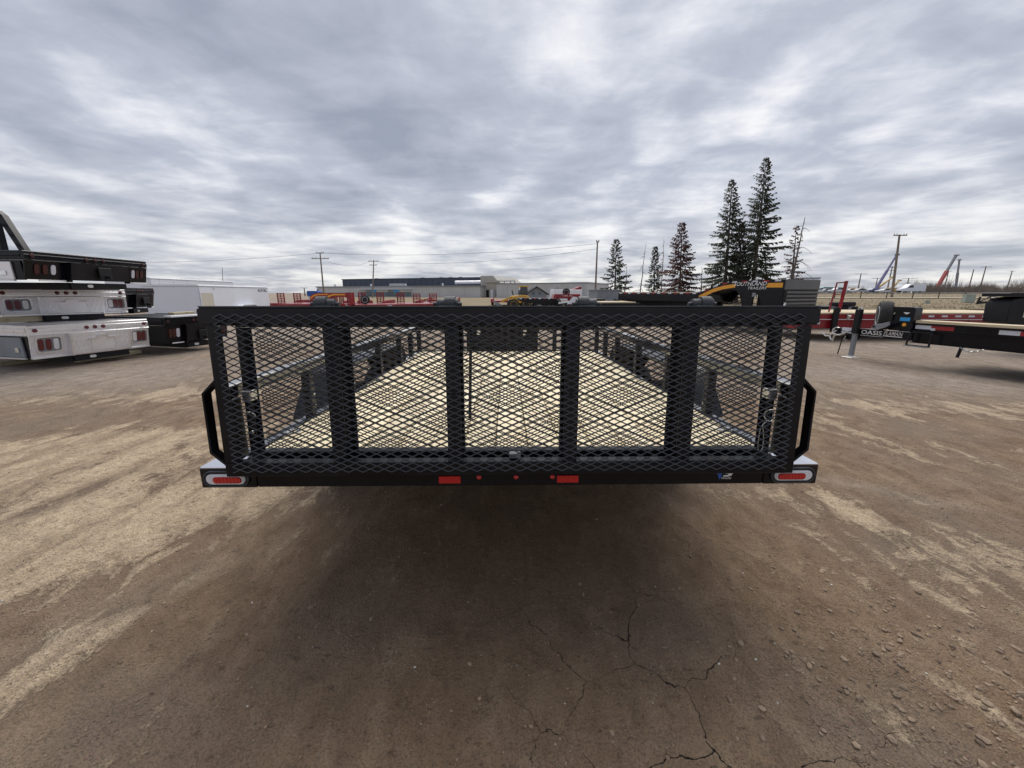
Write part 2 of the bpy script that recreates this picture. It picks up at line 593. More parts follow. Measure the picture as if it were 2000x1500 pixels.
def make_ground():
    nx, ny = 760, 620
    tx = np.linspace(-1, 1, nx)
    ty = np.linspace(-1, 1, ny)
    B = 8.6
    xs = .75 * np.sinh(B * tx)
    ys = 1.35 + .70 * np.sinh(B * ty)
    X, Y = np.meshgrid(xs, ys)
    Z = ground_height(X, Y)
    n = nx * ny
    me = bpy.data.meshes.new('ground')
    me.vertices.add(n)
    me.vertices.foreach_set('co', np.stack([X.ravel(), Y.ravel(), Z.ravel()], 1).ravel())
    i = np.arange(n).reshape(ny, nx)
    q = np.stack([i[:-1, :-1], i[:-1, 1:], i[1:, 1:], i[1:, :-1]], -1).reshape(-1, 4)
    me.loops.add(q.size)
    me.loops.foreach_set('vertex_index', q.ravel())
    me.polygons.add(len(q))
    me.polygons.foreach_set('loop_start', np.arange(0, q.size, 4))
    me.polygons.foreach_set('use_smooth', np.ones(len(q), bool))
    me.update(calc_edges=True)

    def blobs(lst):
        s = np.zeros_like(X)
        for px, py, rx, ry, rot, a in lst:
            g = gp(px, py)
            c_, s_ = math.cos(R(rot)), math.sin(R(rot))
            dx, dy = X - g.x, Y - g.y
            uu, vv = c_ * dx + s_ * dy, -s_ * dx + c_ * dy
            s += a * np.exp(-(uu / rx) ** 2 - (vv / ry) ** 2)
        return s
    # where the dirt has dried out to pale tan (seen as patches either side of the trailer)
    dry = blobs([(60, 1080, .75, .42, 40, .75), (330, 1000, .9, .5, 40, .55), (250, 880, 1.3, .7, 25, .55), (60, 960, 1.0, .6, 25, .5), (340, 770, 1.9, .45, 8, .75), (180, 860, 1.8, .3, 12, .4), (150, 1240, .32, .16, 50, .5), (60, 1330, .25, .10, 55, .55),
                 (1750, 850, 1.7, .8, -12, .34), (1930, 800, 1.8, .45, -10, .55), (1640, 985, .35, .25, 0, .42), (1850, 1080, .7, .4, -35, .26), (1960, 1130, .5, .4, -40, .35), (1900, 1370, .25, .07, -55, .5), (1560, 1090, .30, .06, -50, .3),
                 (560, 960, .5, .3, 0, .4), (1500, 960, .3, .2, 0, .3)])
    # damp earth behind the trailer and in ruts, with trailer shade painted in
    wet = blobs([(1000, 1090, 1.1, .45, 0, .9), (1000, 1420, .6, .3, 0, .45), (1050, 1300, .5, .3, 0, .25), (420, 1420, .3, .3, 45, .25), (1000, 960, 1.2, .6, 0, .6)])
    crack = blobs([(1250, 1330, .45, .3, 0, 1.0), (1450, 1450, .4, .3, 0, 1.0), (1120, 1230, .4, .25, 0, .8), (1000, 1450, .5, .15, 0, .5), (1500, 1250, .3, .25, 0, .7)])
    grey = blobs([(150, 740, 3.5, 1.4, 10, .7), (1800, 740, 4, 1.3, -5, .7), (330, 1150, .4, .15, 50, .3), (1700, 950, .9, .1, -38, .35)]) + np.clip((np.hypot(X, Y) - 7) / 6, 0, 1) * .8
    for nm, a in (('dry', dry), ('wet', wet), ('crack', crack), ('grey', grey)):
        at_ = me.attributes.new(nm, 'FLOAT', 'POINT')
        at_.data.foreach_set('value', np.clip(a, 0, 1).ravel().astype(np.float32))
    m = bpy.data.materials.new('yard_dirt')
    m.use_nodes = True
    t = m.node_tree
    b = t.nodes['Principled BSDF']
    g = t.nodes.new('ShaderNodeNewGeometry')
    P = g.outputs['Position']

    def attr(nm):
        a = t.nodes.new('ShaderNodeAttribute')
        a.attribute_name = nm
        return a.outputs['Fac']
    st = mapping(t, P, rot=(0, 0, R(24)), scale=(1.9, .62, 1))
    n_big = noise(t, st, 1.15, 6, .60, .5)
    n_mid = noise(t, mapping(t, P, rot=(0, 0, R(20)), scale=(1.5, .8, 1)), 5.0, 7, .62, .6)
    n_fin = noise(t, P, 38, 6, .68)
    n_grit = noise(t, P, 150, 3, .7)
    base = ramp(t, n_mid, [(.30, (.172, .112, .068)), (.5, (.255, .174, .109)), (.70, (.355, .258, .168))])
    base = mixc(t, ramp(t, noise(t, P, .9, 4, .6), [(.42, 0.0), (.62, .55)]), base, (.235, .185, .145))
    tan = ramp(t, n_fin, [(.3, (.47, .355, .232)), (.7, (.70, .56, .39))])
    stk = noise(t, mapping(t, P, loc=(3, 5, 0), rot=(0, 0, R(24)), scale=(3.0, .55, 1)), 1.6, 6, .62, .7)
    tan = mixc(t, ramp(t, stk, [(.46, 0.0), (.62, .62)]), tan, (.30, .218, .145))
    tan = mixc(t, ramp(t, noise(t, P, 11, 5, .65), [(.50, 0.0), (.66, .5)]), tan, (.25, .19, .14))
    dm = mth(t, 'ADD', attr('dry'), mth(t, 'MULTIPLY', mth(t, 'SUBTRACT', n_big, .5), 1.9))
    dm = mth(t, 'ADD', dm, mth(t, 'MULTIPLY', mth(t, 'SUBTRACT', n_mid, .5), 1.7))
    dm = mth(t, 'ADD', dm, mth(t, 'MULTIPLY', mth(t, 'SUBTRACT', n_fin, .5), .7))
    dmask = ramp(t, dm, [(.34, 0.0), (.46, .50), (.62, .82), (.95, 1.0)])
    col = mixc(t, dmask, base, tan)
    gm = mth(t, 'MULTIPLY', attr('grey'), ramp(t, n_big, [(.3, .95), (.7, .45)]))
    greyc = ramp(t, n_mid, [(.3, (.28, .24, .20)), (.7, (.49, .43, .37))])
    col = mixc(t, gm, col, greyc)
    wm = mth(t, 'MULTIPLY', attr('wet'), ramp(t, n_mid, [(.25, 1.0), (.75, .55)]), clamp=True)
    damp_shade_c = ramp(t, n_fin, [(.3, (.118, .073, .041)), (.7, (.205, .136, .079))])
    col = mixc(t, wm, col, damp_shade_c)
    # packed aggregate: small rounded lumps standing in the dirt
    ag = t.nodes.new('ShaderNodeTexVoronoi')
    ag.inputs['Scale'].default_value = 85
    t.links.new(P, ag.inputs['Vector'])
    agm = mth(t, 'MULTIPLY', ramp(t, ag.outputs['Distance'], [(.15, 1.0), (.45, 0.0)]), ramp(t, noise(t, P, 7, 3), [(.42, 0.0), (.62, 1.0)]))
    agc = mixc(t, .5, col, ag.outputs['Color'], 'SOFT_LIGHT')
    col = mixc(t, mth(t, 'MULTIPLY', agm, .35), col, mixc(t, 1.0, agc, (1.35, 1.3, 1.25), 'MULTIPLY'))
    pit = ramp(t, noise(t, mapping(t, P, scale=(1, 1.4, 1)), 21, 4, .7), [(.30, .6), (.40, 0.0)])
    col = mixc(t, pit, col, (.075, .052, .036))
    # grit, little pale flecks
    fl = t.nodes.new('ShaderNodeTexVoronoi')
    fl.inputs['Scale'].default_value = 46
    t.links.new(P, fl.inputs['Vector'])
    flm = mth(t, 'MULTIPLY', ramp(t, fl.outputs['Distance'], [(.10, 1.0), (.17, 0.0)]), ramp(t, fl.outputs['Color'], [(.80, 0.0), (.86, 1.0)]))
    col = mixc(t, mth(t, 'MULTIPLY', flm, .55), col, (.42, .37, .31))
    col = mixc(t, ramp(t, n_grit, [(.36, .55), (.55, 0.0)]), col, (.06, .045, .034))
    # drying cracks
    dv = t.nodes.new('ShaderNodeTexNoise')
    dv.inputs['Scale'].default_value = 11
    dv.inputs['Detail'].default_value = 5
    t.links.new(P, dv.inputs['Vector'])
    sv = t.nodes.new('ShaderNodeVectorMath')
    sv.operation = 'SCALE'
    sv.inputs[3].default_value = .09
    t.links.new(dv.outputs['Color'], sv.inputs[0])
    av = t.nodes.new('ShaderNodeVectorMath')
    t.links.new(P, av.inputs[0])
    t.links.new(sv.outputs[0], av.inputs[1])
    vo = t.nodes.new('ShaderNodeTexVoronoi')
    vo.voronoi_dimensions = '2D'
    vo.feature = 'DISTANCE_TO_EDGE'
    vo.inputs['Scale'].default_value = 3.3
    t.links.new(av.outputs[0], vo.inputs['Vector'])
    wdt = ramp(t, noise(t, P, 2.6, 2), [(.38, 0.0), (.62, 1.0)])
    cw = mth(t, 'MULTIPLY', mth(t, 'MULTIPLY', attr('crack'), wdt), .0075)
    ck = mth(t, 'LESS_THAN', vo.outputs['Distance'], cw)
    cks = mth(t, 'SUBTRACT', 1.0, mth(t, 'DIVIDE', vo.outputs['Distance'], mth(t, 'MAXIMUM', cw, .0005)), clamp=True)
    col = mixc(t, mth(t, 'MULTIPLY', ck, .85), col, (.018, .013, .010))
    t.links.new(col, b.inputs['Base Color'])
    ro = mth(t, 'SUBTRACT', .93, mth(t, 'MULTIPLY', wm, .20))
    t.links.new(ro, b.inputs['Roughness'])
    b.inputs['Specular IOR Level'].default_value = .3
    hsum = mth(t, 'ADD', mth(t, 'MULTIPLY', n_mid, .5), mth(t, 'ADD', mth(t, 'MULTIPLY', n_fin, .26), mth(t, 'MULTIPLY', n_grit, .10)))
    hsum = mth(t, 'ADD', hsum, mth(t, 'MULTIPLY', dmask, .10))
    hsum = mth(t, 'ADD', hsum, mth(t, 'MULTIPLY', agm, .10))
    hsum = mth(t, 'SUBTRACT', hsum, mth(t, 'MULTIPLY', pit, .12))
    hsum = mth(t, 'SUBTRACT', hsum, mth(t, 'MULTIPLY', cks, .5))
    bp = t.nodes.new('ShaderNodeBump')
    bp.inputs['Strength'].default_value = 1.0
    bp.inputs['Distance'].default_value = .06
    t.links.new(hsum, bp.inputs['Height'])
    t.links.new(bp.outputs[0], b.inputs['Normal'])
    me.materials.append(m)
    o = bpy.data.objects.new('ground', me)
    COL.objects.link(o)
    o['kind'] = 'structure'
    o['label'] = 'brown hard packed dirt yard with dried tan patches and cracks'
    return o


make_ground()


def gravel(name, label, mat, n, region, rmin, rmax, seed):
    rg = np.random.default_rng(seed)
    ico = [(0, 0, 1), (.894, 0, .447), (.276, .851, .447), (-.724, .526, .447), (-.724, -.526, .447), (.276, -.851, .447),
           (.724, .526, -.447), (-.276, .851, -.447), (-.894, 0, -.447), (-.276, -.851, -.447), (.724, -.526, -.447), (0, 0, -1)]
    fc = [(0, 1, 2), (0, 2, 3), (0, 3, 4), (0, 4, 5), (0, 5, 1), (1, 6, 2), (2, 7, 3), (3, 8, 4), (4, 9, 5), (5, 10, 1), (6, 7, 2), (7, 8, 3), (8, 9, 4), (9, 10, 5), (10, 6, 1), (6, 11, 7), (7, 11, 8), (8, 11, 9), (9, 11, 10), (10, 11, 6)]
    ico = np.array(ico)
    m = MB()
    px, py, rr = region(rg, n, rmin, rmax)
    hz = ground_height(px, py)
    for i in range(len(px)):
        a = rg.uniform(0, 6.28)
        sc = rr[i] * np.array([rg.uniform(.8, 1.25), rg.uniform(.65, 1.0), rg.uniform(.55, .9)])
        v = ico * rg.uniform(.75, 1.2, (12, 1)) * sc
        c, s = math.cos(a), math.sin(a)
        v = np.stack([v[:, 0] * c - v[:, 1] * s + px[i], v[:, 0] * s + v[:, 1] * c + py[i], v[:, 2] + hz[i] + sc[2] * .25], 1)
        m.add(v.tolist(), fc)
    o = m.build(name, mat)
    o['kind'] = 'stuff'
    tag(o, label, 'gravel')
    return o


def reg_wide(rg, n, a, b):
    y = .5 + rg.gamma(1.6, 1.5, n)
    x = rg.normal(0, 1, n) * (1.0 + y * .9)
    return x, y, a + (b - a) * rg.power(.35, n)


def reg_near(rg, n, a, b):
    y = .45 + rg.gamma(1.5, .8, n)
    x = rg.normal(0, 1, n) * (.9 + y * .8)
    return x, y, a + (b - a) * rg.power(.5, n)


def reg_right(rg, n, a, b):
    x = rg.normal(1.55, .42, n)
    y = rg.normal(.95, .28, n)
    return x, y, a + (b - a) * rg.power(.5, n)


gravel('gravel', 'small brown stones scattered over the dirt yard', 'stone', 1500, reg_wide, .002, .010, 4)
gravel('gravel', 'loose brown clods and stones in the foreground on the right', 'stone', 900, reg_right, .003, .013, 5)
gravel('gravel', 'fine brown grit strewn thinly over the near dirt', 'stone', 5200, reg_near, .0012, .0042, 15)
gravel('gravel', 'small pale pebbles lying on the dark dirt', 'stone_pale', 300, reg_wide, .0013, .0062, 6)

# ------------------------------------------------------------------ the utility trailer in front
TR = thing('utility_trailer', 'black utility trailer seen from behind with folded mesh ramp gate and pale board deck', 'trailer', (.002, 1.298, 0), R(.85), rx=R(-.9))
DL = 3.22            # deck length
DZ = .682            # deck height


def trailer_main():
    t = TR
    # deck boards
    n = 15
    wd = 2.04 / n
    bm_ = MB().box((-wd / 2 + .0025, .12, -.038), (wd / 2 - .0025, DL - .05, 0))
    first = bm_.build('deck_board', 'deck_wood', t, bevel=.003)
    for i in range(n):
        o = first if i == 0 else first.copy()
        if i:
            COL.objects.link(o)
        o.location = (-1.02 + wd * (i + .5), 0, DZ + (i * 7 % 3) * .0008)
    # rear sill and frame
    MB().box((-.94, 0, .601), (.94, .075, .679)).build('rear_beam', 'gloss_black', t, bevel=.004)
    MB().box((-1.02, .077, .640), (1.02, .118, .6845)).build('rear_sill', 'powder', t, bevel=.003)
    for s in (-1, 1):
        MB().box((s * 1.024 if s > 0 else -1.075, .121, .555), (1.075 if s > 0 else -1.024, DL, .6865)).build('side_channel', 'rail_gloss', t, bevel=.004)
    for k in range(6):
        y = .45 + k * .5
        MB().box((-1.0, y, .575), (1.0, y + .05, .640)).build('cross_member', 'dull_black', t)
    MB().box((-1.075, DL + .002, .555), (1.075, DL + .05, .6865)).build('front_channel', 'powder', t, bevel=.004)
    # rails and posts
    RZ = .925
    for s in (-1, 1):
        MB().box((s * 1.05 - .026, .05, RZ), (s * 1.05 + .026, DL + .05, RZ + .05)).build('top_rail', 'rail_gloss', t, bevel=.005)
        MB().box((s * 1.05 - .03, .05, .687), (s * 1.05 + .03, .10, RZ - .001)).build('corner_post', 'powder', t, bevel=.004)
        for y in (.62, 1.15, 1.75, 2.35, 2.8, DL - .01):
            MB().box((s * 1.05 - .022, y, .687), (s * 1.05 + .022, y + .045, RZ - .001)).build('rail_post', 'powder', t, bevel=.003)
            for zz in (.74, .80):
                MB().lathe([(.007, 0), (.007, .006), (.002, .008)], (s * 1.026, y + .022, zz), (-s, 0, 0), 8).build('bolt', 'zinc', t)
        # tie-down ring on the deck edge
        for y in (.35, 1.5, 2.6):
            MB().tube([(s * .985 + .025 * math.cos(a), y + .025 * math.sin(a), DZ + .012) for a in np.linspace(0, 2 * math.pi, 13)], .005, 6, False).build('tie_ring', 'zinc', t)
    MB().box((-1.023, DL, RZ + .0015), (1.023, DL + .05, RZ + .0485)).build('front_rail', 'rail_gloss', t, bevel=.005)
    for x in (-.55, 0, .55):
        MB().box((x - .022, DL + .003, .687), (x + .022, DL + .045, RZ)).build('front_post', 'powder', t)
    # tandem axle fenders and wheels
    for s in (-1, 1):
        prof = [(.98, .56), (1.18, .80), (1.30, .845), (2.52, .845), (2.64, .80), (2.84, .56)]
        inn = [(y + (.012 if i < 3 else -.012), z - .012) for i, (y, z) in enumerate(prof)]
        x0, x1 = (1.079, 1.34) if s > 0 else (-1.34, -1.079)
        MB().prism(prof + inn[::-1], YZ, x0, x1).build('fender', 'gloss_black', t)
        MB().prism(prof + [(2.5, .56), (2.3, .72), (1.5, .72), (1.3, .56)], YZ, s * 1.344, s * 1.338).build('fender_skirt', 'gloss_black', t)
        for y in (1.54, 2.28):
            wheel(t, (s * 1.21, y, .335), (1, 0, 0), .335, .2)
        MB().tube([(-1.1, 1.54, .34), (1.1, 1.54, .34)], .03, 8).build('axle', 'dull_black', t) if s > 0 else MB().tube([(-1.1, 2.28, .34), (1.1, 2.28, .34)], .03, 8).build('axle', 'dull_black', t)
    # tongue, coupler, jack and the tool box at the front
    for s in (-1, 1):
        MB().bar((s * .75, DL - .3, .50), (s * .06, DL + 1.25, .50), .06, .10).build('tongue_arm', 'powder', t, bevel=.004)
    MB().box((-.07, DL + 1.2, .46), (.07, DL + 1.5, .56)).build('coupler', 'dull_black', t, bevel=.02)
    MB().tube([(0, DL + 1.0, .05), (0, DL + 1.0, .80)], .035, 10).build('tongue_jack', 'zinc', t)
    tb = MB().box((-.50, DL + .10, .62), (.36, DL + .48, .895)).build('tool_box', 'dull_black', t, bevel=.012)
    MB().box((-.52, DL + .08, .897), (.38, DL + .50, .955)).build('lid', 'dull_black', tb, bevel=.012)
    for x in (-.35, .2):
        MB().box((x - .02, DL + .072, .86), (x + .02, DL + .0795, .92)).build('latch', 'zinc', tb)
    # tail lamps in their black housings
    for s in (-1, 1):
        poly = [(.942, 0), (1.142, 0), (1.149, .012), (1.149, .09), (1.06, .135), (.942, .135)]
        hb = MB().prism([(s * a, b) for a, b in poly], lambda a, b, z: (a, b, z), .600, .6755).build('lamp_housing', 'gloss_black', t, bevel=.003)
        tp = [(.944, .003), (1.140, .003), (1.146, .013), (1.146, .088), (1.058, .132), (.944, .132)]
        MB().prism([(s * a, b) for a, b in tp], lambda a, b, z: (a, b, z), .6758, .6785).build('housing_top_sheen', 'chrome', hb)  # bright metal over the black housing, standing in for the sky's reflection
        xc = s * 1.047
        MB().ring(stadium(xc, .638, .166, .0625), stadium(xc, .638, .156, .0525), XZ, -.009, .001).build('lamp_grommet', 'grey_cast', hb, bevel=.002)
        MB().ring(stadium(xc, .638, .155, .0515), stadium(xc, .638, .142, .0405), XZ, -.006, .001).build('lamp_seat', 'rubber', hb)
        ln = MB().prism(stadium(xc, .638, .141, .0395), XZ, -.0125, .001).build('lamp_lens', 'lamp_clear', hb, bevel=.004, seg=2)
        MB().prism(stadium(xc - s * .010, .637, .104, .025), XZ, -.0165, -.0123).build('brake_lens', 'lamp_red', ln, bevel=.0025, seg=2)
        for q in range(7):
            xx = xc - s * .010 + (q - 3) * .0125
            MB().box((xx - .0008, -.0178, .627), (xx + .0008, -.0163, .647)).build('lens_rib', 'lamp_red', ln)
        MB().lathe([(.011, 0), (.011, .006), (.006, .016), (.002, .018)], (s * 1.1485, .055, .640), (s, 0, 0), 10).build('side_marker', 'lamp_red', hb)
    for x in (-.232, .205):
        MB().box((x - .040, -.005, .6135), (x + .040, -.0005, .642)).build('rear_reflector', 'reflector', t, bevel=.001)
    for x in (-.124, .013, .148):
        MB().lathe([(.009, 0), (.009, .003), (.005, .007), (.001, .008)], (x, -.0002, .636), (0, -1, 0), 12).build('marker_lamp', 'lamp_red', t)
    # maker's decal on the rear beam
    MB().prism([(.762, .646), (.784, .646), (.775, .620)], XZ, -.0016, -.0004).build('decal', 'blue_decal', t)
    MB().prism([(.786, .646), (.822, .646), (.819, .637), (.806, .632), (.787, .632), (.789, .637), (.803, .638), (.807, .643)], XZ, -.0016, -.0004).build('decal', 'white_decal', t)
    lettering('TRAILERS', .038, .0075, 'white_decal', t, (.781, -.001, .622), (1, 0, 0), (0, 0, 1), shear=.2)
    MB().tube([(.40, .04, .612), (.40, .04, .590)], .004, 6).build('drain_bolt', 'dull_black', t)

    # ---- the folded ramp gate
    TS, TC = .042, .9991

    def G(x, s, d):
        return (x, -.039 + s * TS + d * TC, .661 + s * TC - d * TS)

    def gbox(x0, x1, s0, s1, d0, d1):
        m = MB()
        return m.add([G(x0, s0, d0), G(x1, s0, d0), G(x1, s0, d1), G(x0, s0, d1), G(x0, s1, d0), G(x1, s1, d0), G(x1, s1, d1), G(x0, s1, d1)],
                     [(0, 3, 2, 1), (4, 5, 6, 7), (0, 1, 5, 4), (1, 2, 6, 5), (2, 3, 7, 6), (3, 0, 4, 7)])

    def gang(x0, x1, s0, s1, d0, d1, th=.006, horiz=True, lip=1):
        """steel angle: face plate + leg going back"""
        m = gbox(x0, x1, s0, s1, d0, d0 + th)
        if horiz:
            e = (s1 - th, s1) if lip > 0 else (s0, s0 + th)
            m2 = gbox(x0, x1, e[0], e[1], d0 + th, d1)
        else:
            e = (x1 - th, x1) if lip > 0 else (x0, x0 + th)
            m2 = gbox(e[0], e[1], s0, s1, d0 + th, d1)
        m.add(m2.v, m2.f)
        return m

    def expanded(x0, x1, s0, s1, d, name, parent):
        LW, SW = .0508, .0226
        rows = int((s1 - s0) / (SW / 2))
        nper = int((x1 - x0) / LW)
        x0 += ((x1 - x0) - nper * LW) / 2
        x1 = x0 + nper * LW
        npt = 10
        V, Fc = [], []
        hw, th = .0020, .0010
        a = R(34)
        for r in range(rows + 1):
            sc = s0 + r * SW / 2
            sg = 1 if r % 2 else -1
            xs = np.linspace(x0, x1, nper * npt + 1)
            ph = (xs - x0) / LW * 2 * np.pi
            cs = np.cos(ph)
            wv = np.arcsin(cs * .965) / math.asin(.965) * SW / 4 * sg * .95
            # the sheet is slit and stretched: a strand leans back one way on its rise, the same way on its fall
            dd = d + (fbm(xs * 3 + 5, np.full_like(xs, sc * 3), 2, 8) - .5) * .006
            wv = wv + (fbm(xs * 2.2, np.full_like(xs, sc * 2.5 + 9), 2, 18) - .5) * .0022
            base = len(V)
            for i in range(len(xs)):
                for (du, dv) in ((-hw, -th), (hw, -th), (hw, th), (-hw, th)):
                    V.append(G(xs[i], sc + wv[i] + du * math.cos(a) - dv * math.sin(a), dd[i] + du * math.sin(a) + dv * math.cos(a)))
            for i in range(len(xs) - 1):
                o0, o1 = base + i * 4, base + i * 4 + 4
                for k in range(4):
                    Fc.append((o0 + k, o0 + (k + 1) % 4, o1 + (k + 1) % 4, o1 + k))
        m = MB()
        m.v, m.f = V, Fc
        o = m.build(name, 'powder_mesh', parent)
        return o

    # outer leaf: mesh on the camera side of the angle-iron frame
    gate = gbox(-1.048, 1.048, .533, .595, .003, .056).build('ramp_gate', 'powder', t, bevel=.007, seg=3)
    gbox(-1.043, 1.043, .5951, .5978, .008, .052).build('top_glint_strip', 'rail_gloss', gate)  # thin gloss strip added to draw a bright sky glint along the bar
    gang(-1.02, 1.02, 0, .049, .003, .052).build('bottom_bar', 'powder', gate, bevel=.002)
    for s in (-1, 1):
        x0, x1 = (.972, 1.02) if s > 0 else (-1.02, -.972)
        gang(x0, x1, .050, .532, .003, .05, horiz=False, lip=s).build('side_bar', 'powder', gate, bevel=.002)
    for x in (-.613, -.205, .205, .613):
        gang(x - .025, x + .025, .050, .532, .0035, .05, horiz=False, lip=1 if x > 0 else -1).build('upright', 'powder', gate, bevel=.002)
        for s_ in (.06, .3, .52):
            m = MB()
            m.tube([G(x + random.uniform(-.012, .012), s_, -.0005), G(x + random.uniform(-.012, .012) + .012, s_ + .001, -.0005)], .0035, 6)
            m.build('weld_bead', 'powder', gate)
    expanded(-1.005, 1.005, .022, .566, -.0005, 'mesh_panel', gate)
    # small latch bracket at the middle of the bottom bar
    gbox(-.012, .030, .052, .070, .03, .06).build('latch_tab', 'steel_grey', gate, bevel=.002)
    # handles on both sides
    for s in (-1, 1):
        pl = [(1.018, .355), (1.072, .302), (1.072, .085), (1.018, .035)]
        m = MB()
        tk = .006
        ins = [(1.018, .343), (1.064, .298), (1.064, .090), (1.018, .047)]
        poly = pl + ins[::-1]
        m.prism([(s * a, b) for a, b in poly], lambda a, b, d: G(a, b, d), .008, .046)
        m.build('side_handle', 'powder', gate, bevel=.0015)
    # inner leaf folded in behind
    leaf = gang(-1.0, 1.0, .525, .575, .112, .16).build('folding_leaf', 'powder', t, bevel=.002)
    gang(-1.0, 1.0, .002, .052, .112, .162).build('bottom_bar', 'powder', leaf, bevel=.002)
    for s in (-1, 1):
        x0, x1 = (.944, 1.0) if s > 0 else (-1.0, -.944)
        gang(x0, x1, .053, .524, .112, .16, horiz=False, lip=s).build('side_bar', 'powder', leaf, bevel=.002)
    for x in (-.613, -.205, .205, .613):
        gang(x - .025, x + .025, .053, .524, .1125, .16, horiz=False, lip=1 if x > 0 else -1).build('upright', 'powder', leaf, bevel=.002)
    expanded(-.985, .985, .01, .566, .165, 'mesh_panel', leaf)
    # prop rod hanging between the leaves
    MB().tube([G(-.158, .52, .20), G(-.168, .16, .19)], .006, 8).build('prop_rod', 'powder', leaf)
    # fold hinges standing above the top bar
    for i, x in enumerate((-.657, -.228, .262, .677)):
        f = (-1, 1, -1, 1)[i]
        hg = MB().tube([G(x - .036, .607, .085), G(x + .036, .607, .085)], .017, 12).build('fold_hinge', 'grey_cast', gate)
        MB().tube([G(x - .018 + f * .01, .609, .085), G(x + .018 + f * .01, .609, .085)], .0235, 12).build('hinge_knuckle', 'grey_cast', hg)
        m = gbox(x - .030, x + .030, .578, .600, .056, .110)
        m.build('hinge_leaf', 'grey_cast', hg, bevel=.003)
        MB().tube([G(x - .05, .606, .085), G(x + .05, .606, .085)], .007, 8).build('hinge_pin', 'grey_cast', hg)
    # latch pins, rings and safety cable
    for s in (-1, 1):
        lt = gbox(s * .955 - .016, s * .955 + .016, .262, .300, .06, .10).build('gate_latch', 'zinc', t, bevel=.003)
        MB().tube([G(s * .955, .30, .08), G(s * .955, .12, .08)], .009, 8).build('latch_pin', 'dull_black', lt)
        ring = [G(s * .945 + .017 * math.cos(a), .205 + .022 * math.sin(a), .052 + .006 * math.cos(2 * a)) for a in np.linspace(0, 2 * math.pi, 15)]
        if s > 0:
            MB().tube(ring, .0022, 6, False).build('pin_ring', 'zinc', lt)
            c1 = [G(.937, .185, .05), G(.922, .17, .05), G(.914, .15, .05), G(.912, .10, .05), G(.915, .072, .05), G(.924, .066, .05), G(.932, .08, .05), G(.931, .115, .05), G(.927, .145, .05), G(.922, .165, .05)]
            MB().tube(c1, .0014, 6).build('safety_cable', 'zinc', lt)
        else:
            MB().tube(ring[:8], .0022, 6, False).build('pin_ring', 'zinc', lt)
            MB().lathe([(.006, 0), (.006, .004), (.002, .006)], G(-.945, .15, .056), (0, -1, .042), 10).build('pin_head', 'zinc', lt)


trailer_main()


